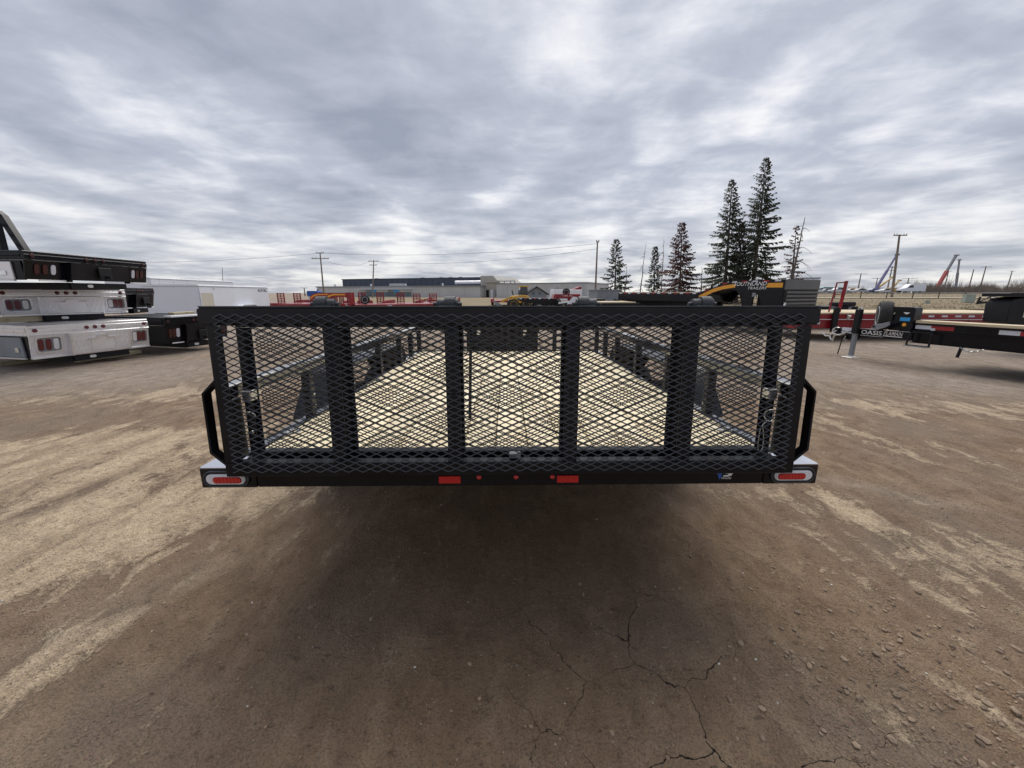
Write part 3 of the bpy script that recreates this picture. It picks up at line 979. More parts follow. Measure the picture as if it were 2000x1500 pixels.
# ------------------------------------------------------------------ truck decks stacked on the left
def truck_deck(name, label, A, B, z0, Hh, L, style, group, lamps=True, side='box', rack=False):
    A, B = Vector((A[0], A[1], 0)), Vector((B[0], B[1], 0))
    W = (B - A).length
    phi = math.atan2(B.y - A.y, B.x - A.x)
    t = thing(name, label, 'truck deck', (A.x, A.y, z0), phi, group)
    alu = style == 'alu'
    body = 'alu' if alu else 'gloss_black'
    trim = 'alu_bright' if alu else 'gloss_black'
    zl = .70 * Hh                       # underside of the top rail
    pr = -.09                           # how far the middle of the tail stands out
    # floor and top rails
    MB().box((.05, .06, Hh - .05), (W - .05, L, Hh - .012)).build('deck_floor', 'tread' if alu else 'dull_black', t)
    rail = [(-.012, zl), (.0, zl + .012), (.0, zl + .05), (-.008, zl + .058), (-.008, Hh - .058), (.0, Hh - .05), (.0, Hh - .01), (.012, Hh), (.055, Hh), (.055, zl)]
    MB().prism(rail, YZ, 0, W).build('tail_rail', trim, t)
    MB().prism([(a, b) for a, b in rail], lambda a, b, q: (a, q, b), .058, L).build('side_rail', trim, t)
    MB().prism([(W - a, b) for a, b in rail], lambda a, b, q: (a, q, b), .058, L).build('side_rail', trim, t)
    # tail skirt: two lamp wings and a middle panel that stands proud, all leaning in below
    w0, w1 = .275 * W, .775 * W
    ins = .07

    def sk(x, z, off=0.0):
        return (x, .012 + off + ins * (zl - z) / zl, z)

    def panel(x0, x1, za, zb, off, th, nm, mt, par=t, slant=0.0):
        vs = [sk(x0 + slant, za, off), sk(x1 + slant, za, off), sk(x1, zb, off), sk(x0, zb, off)]
        vs2 = [(x, y + th, z) for x, y, z in vs]
        return MB().add(vs + vs2, [(0, 1, 2, 3), (7, 6, 5, 4), (0, 4, 5, 1), (1, 5, 6, 2), (2, 6, 7, 3), (3, 7, 4, 0)]).build(nm, mt, par)
    plate = 'tread' if alu else 'gloss_black'
    for k, (a, b) in enumerate(((.0, w0), (w1, W))):
        wg = panel(a, b, .03, zl - .002, 0, .02, 'lamp_wing', plate)
        if lamps:
            lw = min(.055, (b - a) * .17)
            xs = [a + (b - a) * q for q in ((.26, .46, .66) if k == 0 else (.34, .54, .74))]
            z_a, z_b = .24 * Hh, .58 * Hh
            if alu:
                fr_o = rrect(xs[0] - lw * 1.2, z_a - .045, xs[2] + lw * 1.5, z_b + .045, .05)
                fr_i = rrect(xs[0] - lw * .85, z_a - .022, xs[2] + lw * 1.15, z_b + .022, .04)
                MB().ring(fr_o, fr_i, lambda a_, b_, q: sk(a_, b_, q), -.016, -.001).build('lamp_frame', 'alu_bright', wg)
                MB().prism(fr_i, lambda a_, b_, q: sk(a_, b_, q), -.004, -.0008).build('lamp_recess', 'steel_grey', wg)
            for j, xx in enumerate(xs):
                clear = (j == 2) if k == 0 else (j == 0)
                pts = [(xx + (z - (z_a + z_b) / 2), (z_a + z_b) / 2 + (q - xx)) for q, z in stadium(xx, (z_a + z_b) / 2, z_b - z_a, lw * 1.25, 6)]
                MB().prism(pts, lambda a_, b_, q: sk(a_, b_, q), -.013, -.001).build('tail_lamp', ('lamp_clear' if alu else 'tape_white') if clear else ('lamp_dark' if alu else 'lamp_dim'), wg)
    mid = panel(w0, w1, .03, zl - .002, pr, .02, 'middle_panel', plate if alu else 'dull_black')
    # returns at the sides of the middle panel
    for xx, nm in ((w0, 'divider'), (w1, 'divider')):
        vs = [sk(xx - .012, .0, pr - .004), sk(xx + .012, .0, pr - .004), sk(xx + .012, zl, pr - .004), sk(xx - .012, zl, pr - .004)]
        vs2 = [(x, y - pr, z) for x, y, z in vs]
        MB().add(vs + vs2, [(0, 1, 2, 3), (7, 6, 5, 4), (0, 4, 5, 1), (1, 5, 6, 2), (2, 6, 7, 3), (3, 7, 4, 0)]).build(nm, trim, t)
    if alu:
        # hitch / plate recess in the middle panel
        xm = (w0 + w1) / 2
        poly = [(xm - .17, .10 * Hh), (xm + .17, .10 * Hh), (xm + .17, .48 * Hh), (xm + .08, .48 * Hh), (xm + .06, .56 * Hh), (xm - .06, .56 * Hh), (xm - .08, .48 * Hh), (xm - .17, .48 * Hh)]
        MB().prism(poly, lambda a_, b_, q: sk(a_, b_, pr + q), -.006, -.001).build('plate_recess', 'alu', mid)
        lip = [(xm - .21, .47 * Hh), (xm - .08, .47 * Hh), (xm - .06, .56 * Hh), (xm + .06, .56 * Hh), (xm + .08, .47 * Hh), (xm + .21, .47 * Hh), (xm + .21, .51 * Hh), (xm + .09, .51 * Hh), (xm + .07, .60 * Hh), (xm - .07, .60 * Hh), (xm - .09, .51 * Hh), (xm - .21, .51 * Hh)]
        MB().prism(lip, lambda a_, b_, q: sk(a_, b_, pr + q), -.022, -.0065).build('recess_lip', 'alu_bright', mid)
        MB().box((-.0, .055, -.005), (W, .115, .028)).build('lower_edge', 'alu_bright', t, bevel=.006)
    else:
        for a, b in ((.03, w0 - .03), (w1 + .03, W - .02)):
            MB().box((a + (b - a) * .25, .045, .004), (b, .058, .028)).build('white_strip', 'white_decal', t)
        # hitch gear in the dark middle
        xm = (w0 + w1) / 2
        MB().box((xm - .12, pr - .01, .05), (xm + .12, pr + .015, .26)).build('hitch_plate', 'dull_black', mid, bevel=.006)
        MB().tube([(xm, pr, .10), (xm, pr - .09, .10)], .03, 10).build('hitch_tube', 'dull_black', mid)
    # round marker lamps along the tail rail
    for fx in (.045, .43, .50, .57, .955):
        m = MB().lathe([(.033, 0), (.033, .008), (.018, .014), (.002, .016)], (W * fx, -.008, (zl + Hh) / 2), (0, -1, 0), 14)
        m.build('marker_lamp', 'lamp_dark' if alu else 'lamp_dim', t)
    # sub-frame below and its oval sticker
    MB().box((.28 * W, .10, -.12), (.34 * W, L - .1, -.006)).build('frame_rail', 'dull_black', t)
    MB().box((.66 * W, .10, -.12), (.72 * W, L - .1, -.006)).build('frame_rail', 'dull_black', t)
    MB().box((.30 * W, .07, -.115), (.78 * W, .098, -.008)).build('rear_cross_beam', 'dull_black', t)
    MB().prism(stadium(.45 * W, -.06, .10, .05), XZ, .064, .0695).build('oval_sticker', 'white_decal', t)
    # long side towards the yard gate
    if side == 'box':
        MB().box((.02, .10, .02), (.05, L * .98, zl - .012)).build('side_skirt', 'gloss_black', t)
        bx = MB().box((-.012, .22, .03), (.018, .95, zl - .03)).build('tool_box_door', 'steel_grey' if alu else 'alu', t, bevel=.006)
        MB().box((-.03, .30, .2 * Hh), (-.014, .38, .34 * Hh)).build('paddle_latch', 'chrome', bx, bevel=.003)
        MB().box((-.035, .2, .0), (.0, 1.0, .026)).build('lower_edge', 'alu_bright', t)
    else:
        MB().box((.02, .08, .02), (.05, L * .98, zl - .012)).build('side_skirt', 'dull_black', t)
    if rack:
        # headache rack at the far end: sloped wings and cross tubes
        hy = L - .25
        for xx, sg in ((0.06, 1), (W - .06, -1)):
            out = [(hy + .0, Hh), (hy - .44, Hh), (hy - .13, Hh + .84), (hy - .04, Hh + .93), (hy + .10, Hh + .95), (hy + .16, Hh)]
            inn = [(hy - .06, Hh + .16), (hy - .27, Hh + .16), (hy - .06, Hh + .72), (hy - .02, Hh + .78), (hy + .02, Hh + .79), (hy + .04, Hh + .16)]
            wv = MB().ring(out, inn, YZ, xx - .06, xx + .06)
            wv.build('rack_wing', 'gloss_black', t, bevel=.006)
        MB().box((.125, hy + .02, Hh + .85), (W - .125, hy + .09, Hh + .93)).build('rack_bar', 'gloss_black', t, bevel=.01)
        for q in (.3, .48, .66):
            MB().box((.125, hy + .04, Hh + q), (W - .125, hy + .07, Hh + q + .035)).build('rack_bar', 'gloss_black', t, bevel=.006)
        MB().box((.125, hy + .03, Hh), (W - .125, hy + .05, Hh + .2)).build('rack_panel', 'gloss_black', t)
    return t


def g2(px, py, z):
    p = gp(px, py, z)
    return (p.x, p.y)


GD = 'truck decks stored at the left edge of the yard'
A0, B0 = g2(70, 703, .2), g2(298, 676, .2)
truck_deck('truck_deck', 'aluminium truck deck with diamond plate tail, lowest of the stack of three', A0, B0, .20, .57, 2.3, 'alu', GD)
A1, B1 = g2(5, 620, .87), g2(253, 612, .87)
truck_deck('truck_deck', 'dull aluminium truck deck with oval lamps, in the middle of the stack of three', A1, B1, .885, .485, 2.3, 'alu', GD)
truck_deck('truck_deck', 'black truck deck with headache rack, on top of the stack of three', (-7.40, 6.12), (-7.54, 8.28), 1.475, .455, 2.75, 'black', GD, rack=True)
truck_deck('truck_deck', 'low black truck deck lying on timbers beside the three stacked decks', (-7.36, 8.22), (-7.0, 9.55), .22, .57, 2.3, 'black', GD, side='plain')
truck_deck('truck_deck', 'plain black truck deck raised behind the stack beside white box trailer', (-9.25, 9.4), (-9.6, 10.6), .92, .50, 2.0, 'black', GD, lamps=False, side='plain')


def timber(label, p0, p1, z, w_, h_, mat='old_wood'):
    p0, p1 = Vector(p0), Vector(p1)
    d = p1 - p0
    t = MB().box((0, -w_ / 2, 0), (d.length, w_ / 2, h_)).build('timber_block', mat, None, bevel=.006)
    t.location = (p0.x, p0.y, z)
    t.rotation_euler = (0, 0, math.atan2(d.y, d.x))
    return tag(t, label, 'timber', 'timbers under the truck decks')


q0, q1 = gp(150, 708), gp(272, 690)
timber('long pale timber on the ground under the lowest aluminium deck', (q0.x, q0.y), (q1.x, q1.y), 0.0, .14, .075)
timber('pale timber on the ground hidden deep under the lowest aluminium deck', (-9.4, 6.6), (-9.0, 8.2), .0, .12, .078)
timber('pale timber block between the middle and the top truck deck', (-8.1, 6.75), (-7.95, 7.35), 1.371, .12, .012)
timber('timber between the lowest and the middle truck deck', (-9.3, 6.75), (-8.9, 8.2), .772, .12, .10)
q0, q1 = gp(375, 675), gp(405, 668)
timber('short timber on the ground under the low black truck deck', (q0.x, q0.y), (q1.x, q1.y), 0.0, .14, .09)
# long white-edged board lying across the low black deck
b_ = MB().box((0, -.10, 0), (2.05, .10, .035)).build('loose_board', 'white', None, bevel=.004)
b_.location = (-7.30, 8.25, .792)
b_.rotation_euler = (0, 0, R(80))
tag(b_, 'long white board lying on the low black truck deck', 'board')
for k, (x, y, z, l) in enumerate(((-7.65, 8.75, .793, .55), (-7.7, 9.6, .793, .7))):
    timber(('short pale timber block on the low black truck deck near the stack', 'longer pale timber on the low black truck deck near the box trailers')[k], (x, y), (x + .05, y + l), z, .14, .08)


# ------------------------------------------------------------------ white enclosed trailers
def box_trailer(label, A, B, z0, z1, Wd, text=None, front=True, door=None):
    A, B = Vector((A[0], A[1], 0)), Vector((B[0], B[1], 0))
    L = (B - A).length
    t = thing('enclosed_trailer', label, 'trailer', A, math.atan2(B.y - A.y, B.x - A.x), 'white enclosed trailers')
    # local x along the side we see (y=0), body goes to +y
    MB().box((0, 0, z0), (L, Wd, z1 - .06)).build('body', 'white', t, bevel=.03, seg=2)
    prof = [(-.02, z1 - .061), (-.02, z1 - .03), (.0, z1 - .005), (.05, z1), (Wd - .05, z1), (Wd, z1 - .005), (Wd + .02, z1 - .03), (Wd + .02, z1 - .061)]
    MB().prism(prof, YZ, -.02, L + .02).build('roof', 'white', t)
    MB().box((.02, -.006, z0), (L - .02, -.001, z0 + .09)).build('lower_trim', 'alu_bright', t)
    for k in range(0 if text else int(L / 1.1)):
        MB().box((.6 + k * 1.1, -.01, z0 + .09), (.615 + k * 1.1, -.002, z1 - .07)).build('panel_seam', 'white', t)
    MB().box((.03, -.008, z0 + .1), (.35, -.002, z0 + .75)).build('stone_guard', 'alu', t)
    wx = L * .55
    fn = [(wx - .95, z0 - .02), (wx - .8, z0 + .22), (wx - .6, z0 + .32), (wx + .6, z0 + .32), (wx + .8, z0 + .22), (wx + .95, z0 - .02)]
    fi = [(a * .97 + wx * .03, b - .05) for a, b in fn]
    MB().prism(fn + fi[::-1], lambda a, b, q: (a, q, b), -.24, -.007).build('fender', 'white', t)
    for q in (-.4, .4):
        wheel(t, (wx + q, -.11, .34), (0, 1, 0), .33, .2)
    if door:
        d = MB().box((door[0], -.014, z0 + .1), (door[1], -.0085, z1 - .25)).build('side_door', 'white', t)
        MB().box((door[0] + .05, -.018, z0 + .15), (door[1] - .05, -.0142, z0 + .85)).build('door_panel', 'kraft', d)
        MB().box((door[1] + .04, -.03, z1 - .16), (door[1] + .14, -.0085, z1 - .11)).build('porch_lamp', 'lamp_clear', t)
    if front:
        for s in (.25, Wd - .25):
            MB().bar((0, s, z0 - .03), (-1.0, Wd / 2 + (s - Wd / 2) * .1, z0 - .03), .06, .10).build('tongue_arm', 'white', t)
        MB().tube([(-.8, Wd / 2, .1), (-.8, Wd / 2, z0 + .45)], .04, 8).build('tongue_jack', 'white', t)
        MB().box((-1.15, Wd / 2 - .06, z0 - .07), (-.95, Wd / 2 + .06, z0 + .04)).build('coupler', 'white', t, bevel=.02)
    for q in (.05, L - .09):
        MB().box((q, -.02, z0 + .10), (q + .05, -.0085, z0 + .18)).build('marker_lamp', 'dull_black', t)
    if text:
        lettering(text, .95, .13, 'dull_black', t, (L - 1.15, -.012, z1 - .27), (1, 0, 0), (0, 0, 1), bold=.006)
    return t


a_ = at(296, 560, 21.7)
c_ = at(457, 560, 29.3)
box_trailer('longer white enclosed trailer with rounded roof edge, left of the beige door panel', (a_.x, a_.y), (c_.x, c_.y), .48, 2.12, 2.3)
a_ = at(390, 575, 15.6)
c_ = at(525, 575, 21.5)
box_trailer('white enclosed trailer with small dark lettering near its roof and a beige door panel', (a_.x, a_.y), (c_.x, c_.y), .45, 1.62, 2.0, 'ROYAL', front=False, door=(.0, .9))


# ------------------------------------------------------------------ black gooseneck trailer by the spruces
def gooseneck():
    E = Vector((8.24, 12.0, 0))
    T = Vector((4.90, 19.4, 0))
    ax = (T - E).normalized()
    L = (T - E).length
    t = thing('gooseneck_trailer', 'black gooseneck trailer with arched neck, yellow stripe and white lettering, before the spruces', 'trailer', E, math.atan2(ax.y, ax.x))
    # local x: from the nose back to the tail; local +y is towards the camera side? (side A at y = 0)
    NL = 3.05
    top, dk, db = 1.70, 1.335, .93
    # neck side plate
    arch = [(0, 0.2), (0, top), (1.6, top - .005), (2.05, top - .06), (2.45, top - .16), (2.8, top - .30), (NL, top - .40), (NL + .05, dk), (NL + .05, db),
            (NL - .10, db + .02), (2.75, 1.20), (2.35, 1.34), (1.95, 1.42), (1.75, 1.42), (1.55, 1.38), (1.40, 1.20), (1.30, .95), (1.27, .2), (.96, .2), (.94, 1.10), (.87, 1.26), (.77, 1.24), (.66, 1.02), (.59, .72), (.56, .2)]
    for y0, y1 in ((0, .06), (1.7, 1.76)):
        nk = MB().prism(arch, lambda a, b, q: (a, q, b), y0, y1).build('neck', 'gloss_black', t)
    MB().prism([(0.0, top + .001), (1.6, top - .004), (2.05, top - .059), (2.45, top - .159), (2.8, top - .299), (NL, top - .399), (NL, top - .45), (2.4, top - .2), (1.6, top - .05), (0, top - .05)], lambda a, b, q: (a, q, b), .061, 1.699).build('neck_top', 'dull_black', t)
    # yellow stripe following the arch
    up = [(.05, top - .10), (1.6, top - .10), (2.05, top - .155), (2.45, top - .255), (2.8, top - .40), (NL - .02, top - .50)]
    dn = [(.05, top - .24), (1.6, top - .22), (2.05, top - .275), (2.45, top - .38), (2.75, top - .52), (NL - .02, top - .66)]
    for seg in ((0, 1, .05, .42), (1, 5, None, None)):
        if seg[0] == 0:
            poly = [(.05, top - .10), (.50, top - .10), (.56, top - .235), (.05, top - .24)]
        else:
            poly = up[1:] + dn[1:][::-1]
        MB().prism(poly, lambda a, b, q: (a, q, b), -.004, -.0005).build('stripe', 'orange_decal', t)
    lettering('SOUTHLAND', 1.12, .125, 'white_decal', t, (1.66, -.0056, top - .175), (-1, 0, 0), (0, 0, 1), shear=.25, bold=.004)
    lettering('TRAILERS', .62, .085, 'white_decal', t, (1.15, -.0056, top - .29), (-1, 0, 0), (0, 0, 1), shear=.25, bold=.0)
    # red and white tape along the top edge
    k = 0
    for x in np.arange(.12, 2.9, .36):
        zt = np.interp(x, [0, 1.6, 2.05, 2.45, 2.8, NL], [top, top, top - .055, top - .155, top - .295, top - .4])
        z2 = np.interp(x + .18, [0, 1.6, 2.05, 2.45, 2.8, NL], [top, top, top - .055, top - .155, top - .295, top - .4])
        MB().prism([(x, zt - .012), (x + .18, z2 - .012), (x + .18, z2 - .055), (x, zt - .055)], lambda a, b, q: (a, q, b), -.003, -.0005).build('reflective_tape', 'red_tape' if k % 2 else 'tape_white', t)
        k += 1
    # deck
    MB().box((NL + .06, 0, db + .03), (L - .5, 1.76, dk - .03)).build('deck_frame', 'gloss_black', t, bevel=.01)
    MB().box((NL + .06, .02, dk - .029), (L - .5, 1.74, dk)).build('deck_floor', 'deck_wood', t)
    MB().prism([(L - .49, dk), (L + .35, dk - .03), (L - .15, db + .10), (L - .49, db + .03)], lambda a, b, q: (a, q, b), 0.001, 1.759).build('tail_ramp', 'steel_grey', t)
    k = 0
    for x in np.arange(NL + .12, L - .6, .30):
        MB().box((x, -.004, dk - .075), (x + .16, -.0005, dk - .02)).build('reflective_tape', 'red_tape' if k % 2 else 'tape_white', t)
        k += 1
    for q in (L - 3.0, L - 2.1):
        for yy in (.16, 1.6):
            wheel(t, (q, yy, .40), (0, 1, 0), .38, .22)
    for yy in (.3, 1.46):
        MB().box((NL + .1, yy - .05, .62), (L - .8, yy + .05, db + .029)).build('main_beam', 'dull_black', t)
    MB().box((1.05, .7, .1), (1.25, 1.06, 1.36)).build('kingpin_leg', 'dull_black', t)
    MB().box((.85, -.02, 1.18), (.96, .0, 1.30)).build('document_box', 'steel_grey', t)
    MB().box((-.03, .0, 1.40), (-.002, 1.76, 1.695)).build('nose_panel', 'rack_grey', t, bevel=.006)
    MB().box((-.012, .02, .30), (-.003, 1.74, 1.395)).build('nose_backing', 'dull_black', t)
    for k in range(6):
        z = .72 + k * .112
        MB().box((-.055, .10, z), (-.0125, 1.70, z + .066)).build('nose_slat', 'rack_grey', t, bevel=.012)
    MB().bar((-.10, -.10, .55), (-.04, .10, 1.0), .05, .05).build('nose_brace', 'zinc', t)
    t.scale = (1, -1, 1)
    return t


gooseneck()


# ------------------------------------------------------------------ right-hand trailers
def tongue_trailer():
    t = thing('deckover_trailer', 'black flat deck trailer with white tongue lettering and spare tyre at the right edge', 'trailer', (7.0, 7.95, 0), math.atan2(-.968, .25))
    # local x runs back along the trailer towards the camera, local y away from the camera side
    # tongue
    MB().prism([(-.25, .565), (-.25, .47), (.10, .425), (1.0, .46), (1.0, .60), (.2, .60)], lambda a, b, q: (a, q, b), 0, .10).build('tongue_beam', 'gloss_black', t, bevel=.004)
    lettering('OASIS', .36, .085, 'white_decal', t, (.17, -.0015, .495), (1, 0, 0), (0, 0, 1), bold=.008)
    lettering('FLAMAN', .30, .075, 'white_decal', t, (.56, -.0015, .515), (1, 0, 0), (0, 0, 1), shear=.25, bold=.004)
    MB().box((.555, -.003, .490), (.86, -.0005, .505)).build('decal_bar', 'white_decal', t)
    MB().box((.16, -.003, .468), (.555, -.0005, .474)).build('decal_bar', 'white_decal', t)
    MB().box((-.20, -.003, .485), (.04, -.0005, .515)).build('decal_bar', 'tape_white', t)
    MB().box((-.20, -.003, .53), (-.02, -.0005, .60)).build('warning_label', 'tape_white', t)
    # pintle hook and hanging safety chains
    MB().box((-.33, -.02, .46), (-.251, .12, .58)).build('coupler_plate', 'dull_black', t)
    MB().tube([(-.33 - .08 * math.sin(a), .05, .50 + .07 * math.cos(a)) for a in np.linspace(0, 2 * math.pi, 13)], .022, 8, False).build('pintle_ring', 'zinc', t)
    rg = random.Random(3)
    for k, (x0, y0, x1, y1, sag) in enumerate(((-.28, -.03, -.58, -.02, .14), (-.30, .02, -.50, .10, .22), (-.05, -.03, -.35, -.04, .10))):
        pts = []
        for i in range(13):
            f = i / 12
            pts.append((x0 + (x1 - x0) * f, y0 + (y1 - y0) * f, .53 - sag * math.sin(math.pi * f * .8) + rg.uniform(-.012, .012)))
        MB().tube(pts, .014, 6).build('safety_chain', 'zinc', t)
    MB().tube([(-.36, .03, .43), (-.37, .03, .28)], .013, 6).build('chain_hook', 'zinc', t)
    MB().tube([(-.14, -.02, .45), (-.18, -.02, .03)], .010, 6).build('breakaway_cable', 'dull_black', t)
    MB().tube([(-.08, -.04, .42), (-.10, -.04, .34), (-.07, -.04, .31), (-.05, -.04, .36)], .008, 6).build('breakaway_ring', 'zinc', t)
    # jack
    MB().box((.06, -.075, .04), (.13, -.005, .50)).build('jack_leg', 'steel_grey', t, bevel=.005)
    MB().box((-.01, -.15, .0), (.20, .07, .018)).build('jack_foot', 'zinc', t, bevel=.004)
    MB().box((.045, -.10, .50), (.145, .0, .98)).build('jack_body', 'dull_black', t, bevel=.01)
    MB().tube([(.095, -.05, .98), (.095, -.05, 1.0), (.16, -.1, 1.01)], .02, 8).build('jack_handle', 'zinc', t)
    # spare wheel stood on the tongue
    ax = Vector((-.8, .58, 0))
    e = Matrix.Rotation(-math.atan2(-.968, .25), 4, 'Z') @ ax
    wheel(t, (.46, .06, .875), e, .272, .20, name='spare_tyre')
    MB().bar((.46, .05, .56), (.46, .06, .80), .06, .06).build('spare_carrier', 'dull_black', t)
    # front tool box with stickers and a bracket
    tb = MB().prism(rrect(.62, .62, 1.0, 1.05, .05), lambda a, b, q: (a, q, b), -.06, .12).build('front_tool_box', 'gloss_black', t)
    MB().prism([(.83, .955), (.93, .955), (.90, .93), (.88, .92), (.86, .93)], lambda a, b, q: (a, q, b), -.0635, -.0605).build('sticker', 'white_decal', tb)
    MB().box((.80, -.0635, .80), (.95, -.0605, .865)).build('sticker', 'cyan_decal', tb)
    MB().prism(circle(.88, .735, .032), lambda a, b, q: (a, q, b), -.0635, -.0605).build('sticker', 'orange_decal', tb)
    MB().prism([(.66, .91), (.70, .95), (.71, .93), (.675, .895)], lambda a, b, q: (a, q, b), -.0635, -.0605).build('sticker', 'kraft', tb)
    MB().prism([(.46, .66), (.50, .71), (.62, .74), (.74, .78), (.75, .72), (.70, .68), (.58, .62), (.48, .63)], lambda a, b, q: (a, q, b), -.22, -.19).build('winch_bracket', 'steel_grey', t, bevel=.004)
    MB().tube([(.51, -.235, .675), (.51, -.19, .675)], .022, 10).build('winch_bolt', 'dull_black', t)
    # deck: frame, boards and tape
    DX0, DX1 = 1.0, 5.6
    MB().box((DX0 + .003, -.02, .745), (DX1, .04, .775)).build('edge_rail', 'gloss_black', t)
    MB().box((DX0, .0, .635), (DX1, .08, .744)).build('deck_frame', 'gloss_black', t)
    MB().box((DX0 + .001, .02, .43), (DX1 - .4, .10, .634)).build('main_beam', 'gloss_black', t, bevel=.006)
    MB().box((DX0 + .001, -.03, .618), (DX1 - .4, .13, .632)).build('beam_flange', 'gloss_black', t)
    MB().box((DX0 + .001, -.03, .425), (DX1 - .4, .13, .437)).build('beam_flange', 'gloss_black', t)
    MB().box((DX0 + .2, 1.5, .43), (DX1 - .4, 1.58, .634)).build('main_beam', 'dull_black', t)
    nb = 2
    wd = .15
    MB().box((DX0 + .2, .14, .50), (DX1 - .4, 1.49, .52)).build('sunken_floor', 'dull_black', t)
    bd = MB().box((DX0 + .01, .003, 0), (DX1, wd - .003, .045)).build('deck_board', 'deck_wood_x', t, bevel=.003)
    for i in range(nb):
        o = bd if i == 0 else bd.copy()
        if i:
            COL.objects.link(o)
        o.location = (0, -.02 + i * wd, .776)
    x = DX0 + .02
    pat = [('tape_white', .22), ('red_tape', .30), (None, .52)]
    k = 0
    while x < DX1 - .3:
        m_, l_ = pat[k % 3]
        if m_:
            MB().box((x, -.0045, .675), (x + l_, -.0005, .742)).build('reflective_tape', m_, t)
        x += l_
        k += 1
    # step, hanging chain, support leg, axles
    for a, b in (((1.03, -.10, .62), (1.01, -.12, .385)), ((1.33, -.10, .62), (1.33, -.12, .385)), ((1.01, -.12, .385), (1.33, -.12, .385)), ((1.05, -.10, .62), (1.33, -.10, .62))):
        MB().bar(a, b, .022, .022).build('step_bar', 'dull_black', t)
    MB().box((1.01, -.20, .372), (1.33, -.06, .384)).build('step_tread', 'steel_grey', t)
    MB().box((1.24, -.005, .66), (1.30, -.0008, .70)).build('small_label', 'tape_white', t)
    MB().tube([(1.71, -.05, .43), (1.69, -.05, .26)], .022, 8).build('landing_leg', 'dull_black', t)
    pts = [(1.70 + .28 * f, -.06, .425 - .05 * math.sin(math.pi * f) + .008 * math.sin(f * 60)) for f in np.linspace(0, 1, 24)]
    MB().tube(pts, .011, 5).build('hanging_chain', 'zinc', t)
    for q in (3.6, 4.4):
        for yy in (.2, 1.85):
            wheel(t, (q, yy, .34), (0, 1, 0), .33, .2)
    return t


MAT['deck_wood_x'] = mat_wood('pale_pine_board_x', (.56, .45, .29), (.70, .60, .42), 'X')
tongue_trailer()


def red_trailer():
    t = thing('flat_deck_trailer', 'red flat deck trailer with pale board edge behind the black one at right', 'trailer', (8.2, 10.7, 0), R(-1.0))
    Lr = 6.2
    nb = 12
    bd = MB().box((0, .003, 0), (Lr, .157, .04)).build('deck_board', 'deck_wood_x', t, bevel=.003)
    for i in range(nb):
        o = bd if i == 0 else bd.copy()
        if i:
            COL.objects.link(o)
        o.location = (0, i * .16, .735)
    MB().box((0, .0, .60), (Lr, .06, .733)).build('side_rail', 'red', t, bevel=.004)
    MB().box((.0, .02, .34), (Lr, .10, .598)).build('main_beam', 'red', t, bevel=.006)
    MB().box((0, -.03, .583), (Lr, .12, .597)).build('beam_flange', 'white_decal', t)
    MB().box((0, 1.8, .34), (Lr, 1.88, .733)).build('main_beam', 'red', t)
    for k in range(11):
        x = 2.45 + k * .36
        MB().box((x, -.005, .655), (x + .16, -.0005, .70)).build('reflective_tape', 'tape_white', t)
    for x in (.55, 1.15, 2.3, 3.3, 4.3, 5.3):
        MB().prism([(x, .60), (x + .28, .60), (x, .36)], lambda a, b, q: (a, q, b), .0, .018).build('gusset', 'red', t)
    MB().box((-.05, .1, .30), (.05, 1.7, .60)).build('front_beam', 'red', t)
    MB().box((.08, -.005, .46), (.28, -.0005, .54)).build('plate_label', 'tape_white', t)
    # red ramp frame standing upright on the deck
    rf = MB().bar((.98, .3, .776), (1.03, .3, 1.62), .05, .07).build('upright_ramp', 'red', t)
    MB().bar((.70, .3, .776), (.78, .3, 1.58), .025, .03).build('ramp_bar', 'red', rf)
    MB().bar((.78, .3, 1.57), (1.03, .3, 1.585), .025, .03).build('ramp_bar', 'red', rf)
    MB().bar((.76, .3, 1.25), (1.0, .3, 1.25), .02, .02).build('ramp_bar', 'red', rf)
    MB().tube([(1.0, -.02, .62), (1.0, -.05, .70)], .05, 8).build('ratchet', 'zinc', t)
    MB().box((.55, -.12, .25), (.68, -.03, .92)).build('jack_body', 'dull_black', t, bevel=.01)
    for q in (4.4, 5.3):
        for yy in (.18, 1.7):
            wheel(t, (q, yy, .33), (0, 1, 0), .32, .2)
    for q in (1.4, 1.6):
        MB().box((q, .3, .02), (q + .1, .4, .34)).build('support_leg', 'dull_black', t)
    return t


red_trailer()

# tracked black ramp lying behind, and the upright black neck at the right edge
t = thing('ramp_trailer', 'low black trailer edge showing just behind the red flat deck', 'trailer', (8.9, 14.2, 0), R(-1))
MB().box((0, 0, .62), (3.6, 1.6, .82)).build('deck', 'dull_black', t, bevel=.01)
for k in range(16):
    MB().box((.1 + k * .21, -.012, .70), (.2 + k * .21, -.001, .80)).build('grip_bar', 'steel_grey' if k % 3 == 0 else 'dull_black', t)
MB().box((2.9, -.02, .83), (3.5, .5, .98)).build('wheel_cover', 'dull_black', t, bevel=.03)
for yy in (.15, 1.45):
    wheel(t, (1.8, yy, .33), (0, 1, 0), .32, .2)
p = at(1958, 640, 8.2)
t = thing('gooseneck_trailer', 'black upright trailer neck with a pale label at the right edge of view', 'trailer', (p.x + .05, 8.2, 0), R(-8))
MB().prism([(0, .68), (-.03, 1.05), (.02, 1.17), (.28, 1.22), (.80, 1.22), (.80, .60), (.35, .60)], XZ, .0, .5).build('neck_post', 'dull_black', t, bevel=.01)
MB().box((-.09, -.03, 1.225), (1.1, .56, 1.30)).build('neck_cap', 'gloss_black', t, bevel=.008)
MB().box((.26, -.006, .80), (.34, -.001, 1.02)).build('label_strip', 'kraft', t)
MB().box((.2, -.036, 1.245), (.36, -.031, 1.28)).build('small_label', 'tape_white', t)
